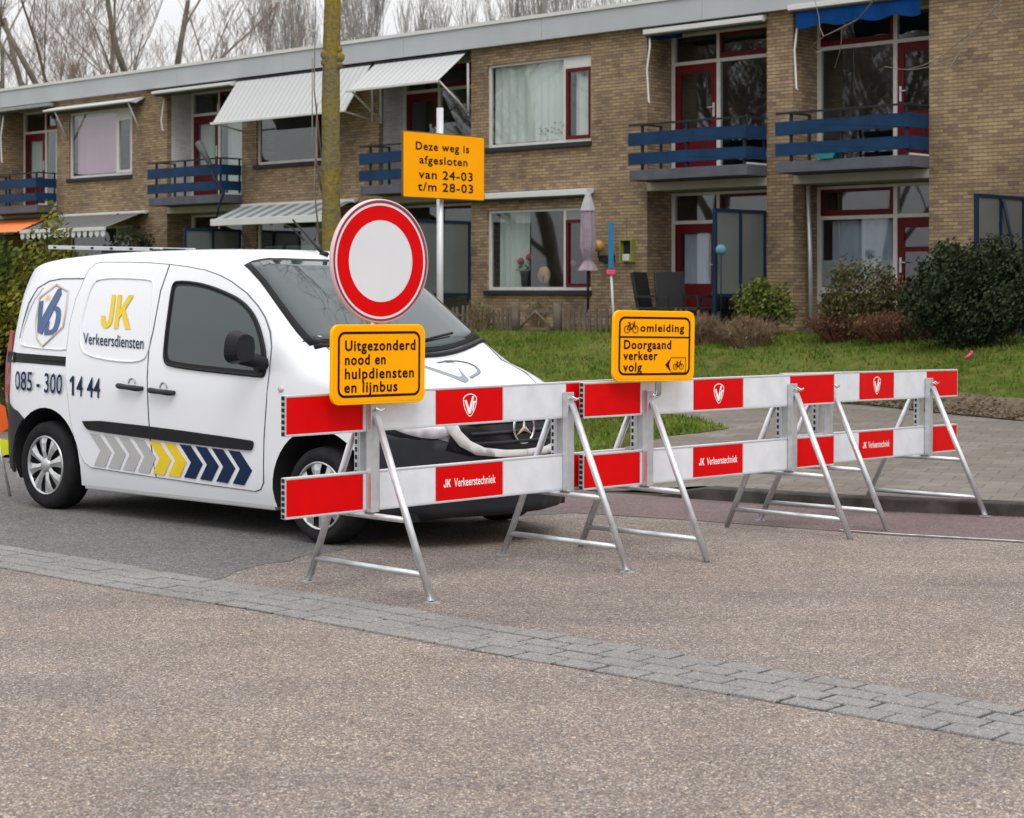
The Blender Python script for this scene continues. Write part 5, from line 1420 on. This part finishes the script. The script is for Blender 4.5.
# ------------------------------------------------------------------ barriers
BL = 2.53; SEG = BL/5
def shield2d(): return smooth_poly([(-.5, .72), (0, 1.0), (.5, .72), (.5, .25), (.36, -.35), (0, -1), (-.36, -.35), (-.5, .25)], 1)
def board(root, z0, z1, top):
    H = z1-z0; q = MB()
    q.box(.004, BL-.004, -.014, .014, z0+.004, z1-.004); o = q.build('board', 'alu', root)
    if True: o['label'] = 'upper board with white shield emblem' if top else 'lower board with white lettering'
    q = MB()
    for za_ in (z0, z1-.011): q.box(0, BL, -.018, .018, za_, za_+.011)
    q.build('edge_profile', 'alu', o, bevel=.002)
    for xe in (0, 1):
        q = MB()
        if xe: q.box(BL-.0035, BL+.004, -.0165, .0165, z0+.002, z1-.002)
        else: q.box(-.004, .0035, -.0165, .0165, z0+.002, z1-.002)
        q.cur = 1; X = (-.0045, BL+.0045)[xe]
        for k in range(7):
            zc = z0+H*(k+.5)/7; q.box(X-.001, X+.001, -.012, .012, zc-H*.045, zc+H*.045)
        q.build('end_cap', ['greyprint', 'well'], o)
    for side in (-1, 1):
        for k in range(5):
            q = MB(); y = side*.0152
            xa, xb = SEG*k+.003, SEG*(k+1)-.003
            q.box(xa, xb, y-.001, y+.001, z0+.0125, z1-.0125)
            so = q.build('red_sheet' if k % 2 == 0 else 'white_sheet', 'red_sheet' if k % 2 == 0 else 'white_sheet', o)
    xm = SEG*2.5; zm = (z0+z1)/2
    for side in (-1, 1):
        q = MB(); yy = side*.0168
        if top:
            w_, h_ = .104, .070
            def em(p): return (xm+(p[0] if side < 0 else -p[0])*w_, yy, zm+p[1]*h_)
            s2 = shield2d(); n = len(s2); inn = [(a*.88, b*.92) for a, b in s2]
            q.add([em(p) for p in s2]+[em(p) for p in inn], [(i, (i+1) % n, (i+1) % n+n, i+n) for i in range(n)])
            for pl_ in ([(-.40, .45), (-.24, .45), (-.06, -.2), (.16, .72), (.30, .72), (.06, -.62), (-.12, -.62)], [(.14, .34), (.44, .34), (.44, .18), (.34, .18), (.26, -.38), (.14, -.50), (.22, .18), (.12, .18)]):
                vv, ff = fillpoly(ccw([(a, b) for a, b in pl_])); q.add([em(p) for p in vv], ff)
            q.build('shield_emblem', 'white_print', o, fix=False)
        else:
            fnl = lambda p: (xm+(p[0] if side < 0 else -p[0]), yy, zm+p[1])
            glyphs_mb(q, 'JK', fnl, -.195, -.142, -.022, .044); text_mb(q, 'Verkeerstechniek', fnl, -.118, .195, -.022, .044, .012)
            q.build('lettering', 'white_print', o, fix=False)
def leg_frame(root, X):
    """A-shaped stand across the boards at X"""
    q = MB()
    for sg in (-1, 1):
        y0_ = sg*.022
        ys_, ye = sorted((sg*.020, sg*.066))
        q.box(X-.034, X+.034, ys_, ys_+.004 if sg > 0 else ye, .42, .985) if False else None
    # front U-profile
    q.box(X-.028, X+.028, -.058, -.0205, .42, .985)
    st_ = q.build('upright', 'silver', root, bevel=.002)
    q = MB(); q.box(X-.036, X+.036, .0205, .028, .42, .985); q.box(X-.036, X-.030, .028, .066, .42, .985); q.box(X+.030, X+.036, .028, .066, .42, .985)
    u2 = q.build('upright', 'silver', root)
    q = MB(); z = .45
    while z < .96: q.box(X-.037, X-.0355, .036, .056, z, z+.022); q.box(X-.012, X+.012, .0275, .029, z, z+.022); z += .04
    q.build('slot', 'well', u2)
    q = MB(); q.box(X-.0395, X-.037, .032, .062, .43, .97); q.cur = 1; z = .45
    while z < .96: q.box(X-.0405, X-.0394, .040, .056, z, z+.024); z += .04
    q.build('slotted_rail', ['silver', 'well'], u2)
    for sg in (-1, 1):
        q = MB(); q.tube([(X, sg*.068, .92), (X, sg*.49, .012)], .0195, 12); lg = q.build('leg', 'silver', root)
        q = MB(); q.box(X-.028, X+.028, sg*.492-.03, sg*.492+.03, 0, .008); q.build('foot_plate', 'silver', lg)
    def yl(z): return .068+(.49-.068)*(.92-z)/(.92-.012)
    q = MB(); q.tube([(X, -yl(.135), .135), (X, yl(.135), .135)], .016, 10); q.build('crossbar', 'silver', root)
    q = MB(); q.tube([(X, -yl(.40), .40), (X, yl(.40), .40)], .016, 10); q.build('crossbar', 'silver', root)
    q = MB(); q.tube([(X, -.056, .95), (X, -.10, .95)], .007, 6); q.tube([(X-.03, -.10, .962), (X, -.095, .945), (X+.035, -.10, .955)], [.006, .01, .006], 6); q.build('wing_bolt', 'chrome', root)
bar0 = thing('road_barrier', 'nearest red and white barrier, left of the three, carrying the round no-entry sign', 'barrier', (-1.139, 9.48, 0), math.atan2(.704, .710), 'red and white plank barriers across the road')
board(bar0, .836, 1.044, True); board(bar0, .424, .632, False); leg_frame(bar0, .55); leg_frame(bar0, 2.02)
def copy_tree(o, parent=None):
    c = o.copy(); C.objects.link(c); c.parent = parent
    for ch in list(o.children): copy_tree(ch, c)
    return c
bar1 = copy_tree(bar0); bar1['label'] = 'middle red and white barrier carrying the yellow bicycle detour sign'
bar1.location = (.395, 10.90, -.004); bar1.rotation_euler = (0, R(.55), math.atan2(.724, .690))
bar2 = copy_tree(bar0); bar2['label'] = 'farthest red and white barrier, right of the three, next to the kerb'
bar2.location = (1.752, 12.42, -.018); bar2.rotation_euler = (0, R(1.25), math.atan2(.776, .631))

# ------------------------------------------------------------------ signs
def sign_frame(name, label, cat, ctr, yaw, roll=0, pitch=0):
    o = thing(name, label, cat, ctr, 0); o.rotation_euler = Matrix.Rotation(yaw, 3, 'Z').to_4x4().to_euler()
    o.rotation_euler = (Matrix.Rotation(yaw, 4, 'Z')@Matrix.Rotation(roll, 4, 'Y')@Matrix.Rotation(pitch, 4, 'X')).to_euler()
    return o
def F(y): return lambda p: (p[0], y, p[1])
def ring(q, outer, inner, y):
    n = len(outer); q.add([(p[0], y, p[1]) for p in outer]+[(p[0], y, p[1]) for p in inner], [(i, (i+1) % n, (i+1) % n+n, i+n) for i in range(n)])
def circ(r_, n=64): return [(r_*math.cos(2*math.pi*k/n), r_*math.sin(2*math.pi*k/n)) for k in range(n)]
def place(u, v, y): return Vector(at(u, v, y))
Y45 = math.atan2(.704, .710)
# point of stand A and stand C on the barrier
def barpt(bar, X, y=-.085):
    return bar.matrix_world@Vector((X, y, 0)) if False else (Matrix.Translation(bar.location)@bar.rotation_euler.to_matrix().to_4x4())@Vector((X, y, 0))
pa = barpt(bar0, .55, -.10)
# round no-entry sign
c = place(380.5, 261, pa.y+.03); c.x = c.x
rs_ = sign_frame('round_sign', 'round white no-entry sign with red ring above the nearest barrier', 'sign', c, Y45-R(1.5))
q = MB(); n = 64
q.prism(circ(.315), F(-.004), F(.012)); po = q.build('panel', 'sign_white', rs_)
q = MB(); q.lathe([(.315, -.008), (.320, -.007), (.322, .016), (.315, .018)], (0, 0, 0), 64, 'y'); q.build('rim', 'rose', rs_)
for r0_, r1_, mat, nm in ((.312, .300, 'maroon', 'outer_line'), (.287, .212, 'red_sheet', 'red_ring')):
    q = MB(); ring(q, circ(r0_), circ(r1_), -.0055); q.build(nm, mat, po, fix=False)
q = MB(); q.tube([(0, .045, .10), (0, .045, -(c.z-.42))], .024, 10); q.build('post', 'silver', rs_)
q = MB(); q.box(-.1, .1, .013, .03, -.12, -.09); q.box(-.1, .1, .013, .03, .09, .12); q.build('clamp', 'silver', rs_)
def text_sign(root, W, H, rows, rim, bord=True, rr=.05):
    q = MB(); q.prism(rrect(-W/2, W/2, -H/2, H/2, rr), F(-.008), F(.012)); po = q.build('panel', rim, root, bevel=.004)
    q = MB(); vv, ff = fillpoly(rrect(-W/2+.012, W/2-.012, -H/2+.012, H/2-.012, max(.008, rr-.012))); q.add([(a, -.0095, b) for a, b in vv], ff); q.build('face', 'orange', po, fix=False)
    if bord:
        q = MB(); ring(q, rrect(-W/2+.036, W/2-.036, -H/2+.036, H/2-.036, .042), rrect(-W/2+.049, W/2-.049, -H/2+.049, H/2-.049, .032), -.0105); q.build('border_line', 'black', po, fix=False)
    for txt, x0, x1, yb, cap in rows:
        q = MB(); bb = cap*.038
        for k_, (dx_, dz_) in enumerate(((0, 0), (1, 0), (-1, 0), (0, 1), (0, -1), (.7, .7), (-.7, .7), (.7, -.7), (-.7, -.7))):
            text_mb(q, txt, lambda p: (p[0]+dx_*bb, -.0106-.00012*k_, p[1]+dz_*bb), x0, x1, yb, cap, .0, 1.14); q.build('lettering', 'black', po, fix=False)
    return po
W1, H1 = .622, .408
c = place(378.5, 364, pa.y-.02)
s1 = sign_frame('exception_sign', 'yellow text sign Uitgezonderd nood en hulpdiensten en lijnbus under the round sign', 'sign', c, Y45-R(1), R(.5))
# letter rows measured on the sign: (x 0..1, y 0..1)
def row(txt, a, b, yb, cap, W, H): return (txt, (a-.5)*W, (b-.5)*W, (.5-yb)*H, cap*H)
text_sign(s1, W1, H1, [row('Uitgezonderd', .135, .885, .325, .125, W1, H1), row('nood en', .135, .56, .50, .125, W1, H1), row('hulpdiensten', .135, .87, .675, .125, W1, H1), row('en lijnbus', .13, .69, .845, .125, W1, H1)], 'yellow_rim')
q = MB(); q.box(-.2, .2, .013, .03, .08, .11); q.box(-.2, .2, .013, .03, -.12, -.09); q.build('clamp', 'silver', s1)
pc = barpt(bar1, .55, -.10)
W2, H2 = .622, .415
c = place(653.8, 346, pc.y-.05)
s2 = sign_frame('detour_sign', 'yellow sign with bicycle symbols reading omleiding Doorgaand verkeer volg', 'sign', c, R(36), R(1.2))
po = text_sign(s2, W2, H2, [row('omleiding', .32, .86, .295, .105, W2, H2), row('Doorgaand', .125, .70, .54, .12, W2, H2), row('verkeer', .12, .53, .695, .12, W2, H2), row('volg', .12, .34, .855, .12, W2, H2)], 'yellow_rim')
q = MB(); q.box(-W2/2+.049, W2/2-.049, -.0110, -.0100, (.5-.375)*H2-.005, (.5-.375)*H2+.005); q.build('divider', 'black', po)
def bicycle(q, cx, cz, s_, y=-.0115, flip=1):
    lw = .0028*s_/.038
    def P(a, b): return (cx+flip*a*s_, y, cz+b*s_)
    for a in (-.62, .62): q.tube([P(a+.42*math.cos(t_), .42*math.sin(t_)) for t_ in [2*math.pi*k/20 for k in range(21)]], lw, 4, cap=False, flat=.3)
    for a, b, c_, d in ((-.62, 0, -.25, .62), (-.25, .62, .45, .62), (.45, .62, 0, -.05), (0, -.05, -.62, 0), (0, -.05, -.32, .75), (.62, 0, .38, .85), (.38, .85, .60, .92), (-.48, .78, -.16, .78)):
        q.tube([P(a, b), P(c_, d)], lw*1.25, 4, flat=.3)
q = MB(); bicycle(q, (.19-.5)*W2+.01, (.5-.265)*H2, .050); q.build('bicycle_symbol', 'black', po, fix=False)
q = MB(); bicycle(q, (.795-.5)*W2, (.5-.79)*H2, .038); q.build('bicycle_symbol', 'black', po, fix=False)
bx0, bx1, bz0, bz1 = (.70-.5)*W2, (.885-.5)*W2, (.5-.875)*H2, (.5-.66)*H2; zm = (bz0+bz1)/2
q = MB(); q.tube([(bx0+.002, -.011, bz1), (bx1, -.011, bz1), (bx1, -.011, bz0), (bx0+.002, -.011, bz0)], .0035, 4, flat=.3)
q.add([(bx0-.044, -.0112, zm), (bx0+.004, -.0112, bz0), (bx0-.014, -.0112, zm), (bx0+.004, -.0112, bz1)], [(0, 1, 2), (0, 2, 3)]); q.build('arrow_plate', 'black', po, fix=False)
q = MB(); q.box(-.18, .18, .013, .03, .05, .08); q.box(-.18, .18, .013, .03, -.12, -.09); q.build('clamp', 'silver', s2)
pp_ = (Matrix.Translation(c)@s2.rotation_euler.to_matrix().to_4x4()).inverted()@Vector((pc.x+.035, pc.y-.0, c.z)); q = MB(); q.tube([(pp_.x, .035, .15), (pp_.x, .035, -(c.z-.95))], .020, 10); q.build('post', 'silver', s2)
# date sign on its own post beyond the van
py = 21.0; c = place(444, 166.5, py)
s3 = sign_frame('date_sign', 'orange-yellow sign Deze weg is afgesloten van 24-03 t/m 28-03 on a grey post', 'sign', c, R(47))
W3, H3 = 1.28, .725
text_sign(s3, W3, H3, [row('Deze weg is', .155, .80, .27, .115, W3, H3), row('afgesloten', .20, .78, .475, .115, W3, H3), row('van 24-03', .19, .845, .70, .125, W3, H3), row('t/m 28-03', .18, .85, .885, .125, W3, H3)], 'brown_rim', False, .03)
pb = place(440, 166.5, py+.12)
loc = (Matrix.Translation(c)@s3.rotation_euler.to_matrix().to_4x4()).inverted()@pb
top_ = place(440, 108, py+.12).z-c.z
q = MB(); q.tube([(loc.x, loc.y, top_), (loc.x, loc.y, -c.z+.0)], .038, 14); q.build('post', 'postgrey', s3)  if 'postgrey' in mt else q.build('post', 'alu', s3)
q = MB(); q.box(-.45, .45, .014, .05, .2, .25); q.box(-.45, .45, .014, .05, -.25, -.2); q.build('bracket', 'alu', s3)
# portable fluorescent sign at the left edge behind the van
x_, y_ = gpt(4, 497)
x_ -= .17
o = thing('tripod_sign', 'orange and yellow fluorescent folding sign on a steel stand cut off by the left edge', 'sign', (x_, y_, 0), R(15))
q = MB(); q.prism(smooth_poly([(-.42, .30), (.42, .30), (.36, .52), (.06, 1.0), (-.06, 1.0), (-.36, .52)], 1), F(0), F(.02)); 
q = MB(); q.prism(smooth_poly([(-.40, .44), (.215, .44), (.16, .76), (-.34, .76)], 1), F(-.004), F(.02)); q.build('cloth', 'hv_orange', o)
q = MB(); q.prism(smooth_poly([(-.40, .26), (.20, .28), (.215, .46), (-.40, .46)], 1), F(-.008), F(.012)); q.build('cloth', 'hv_yellow', o)
q = MB(); q.prism([(-.26, .52), (.10, .52), (.07, .70), (-.22, .70)], F(-.009), F(-.003)); q.build('white_panel', 'white_sheet', o)
for sx, sy in ((.21, 0), (-.3, 0), (0, .35)): q = MB(); q.tube([(sx*.5, sy*.3, .5), (sx, sy, .0)], .012, 8); q.build('leg', 'silver', o)
q = MB(); q.tube([(.2, .02, .26), (.75, .3, .20)], .007, 5); q.build('stay', 'rail', o)
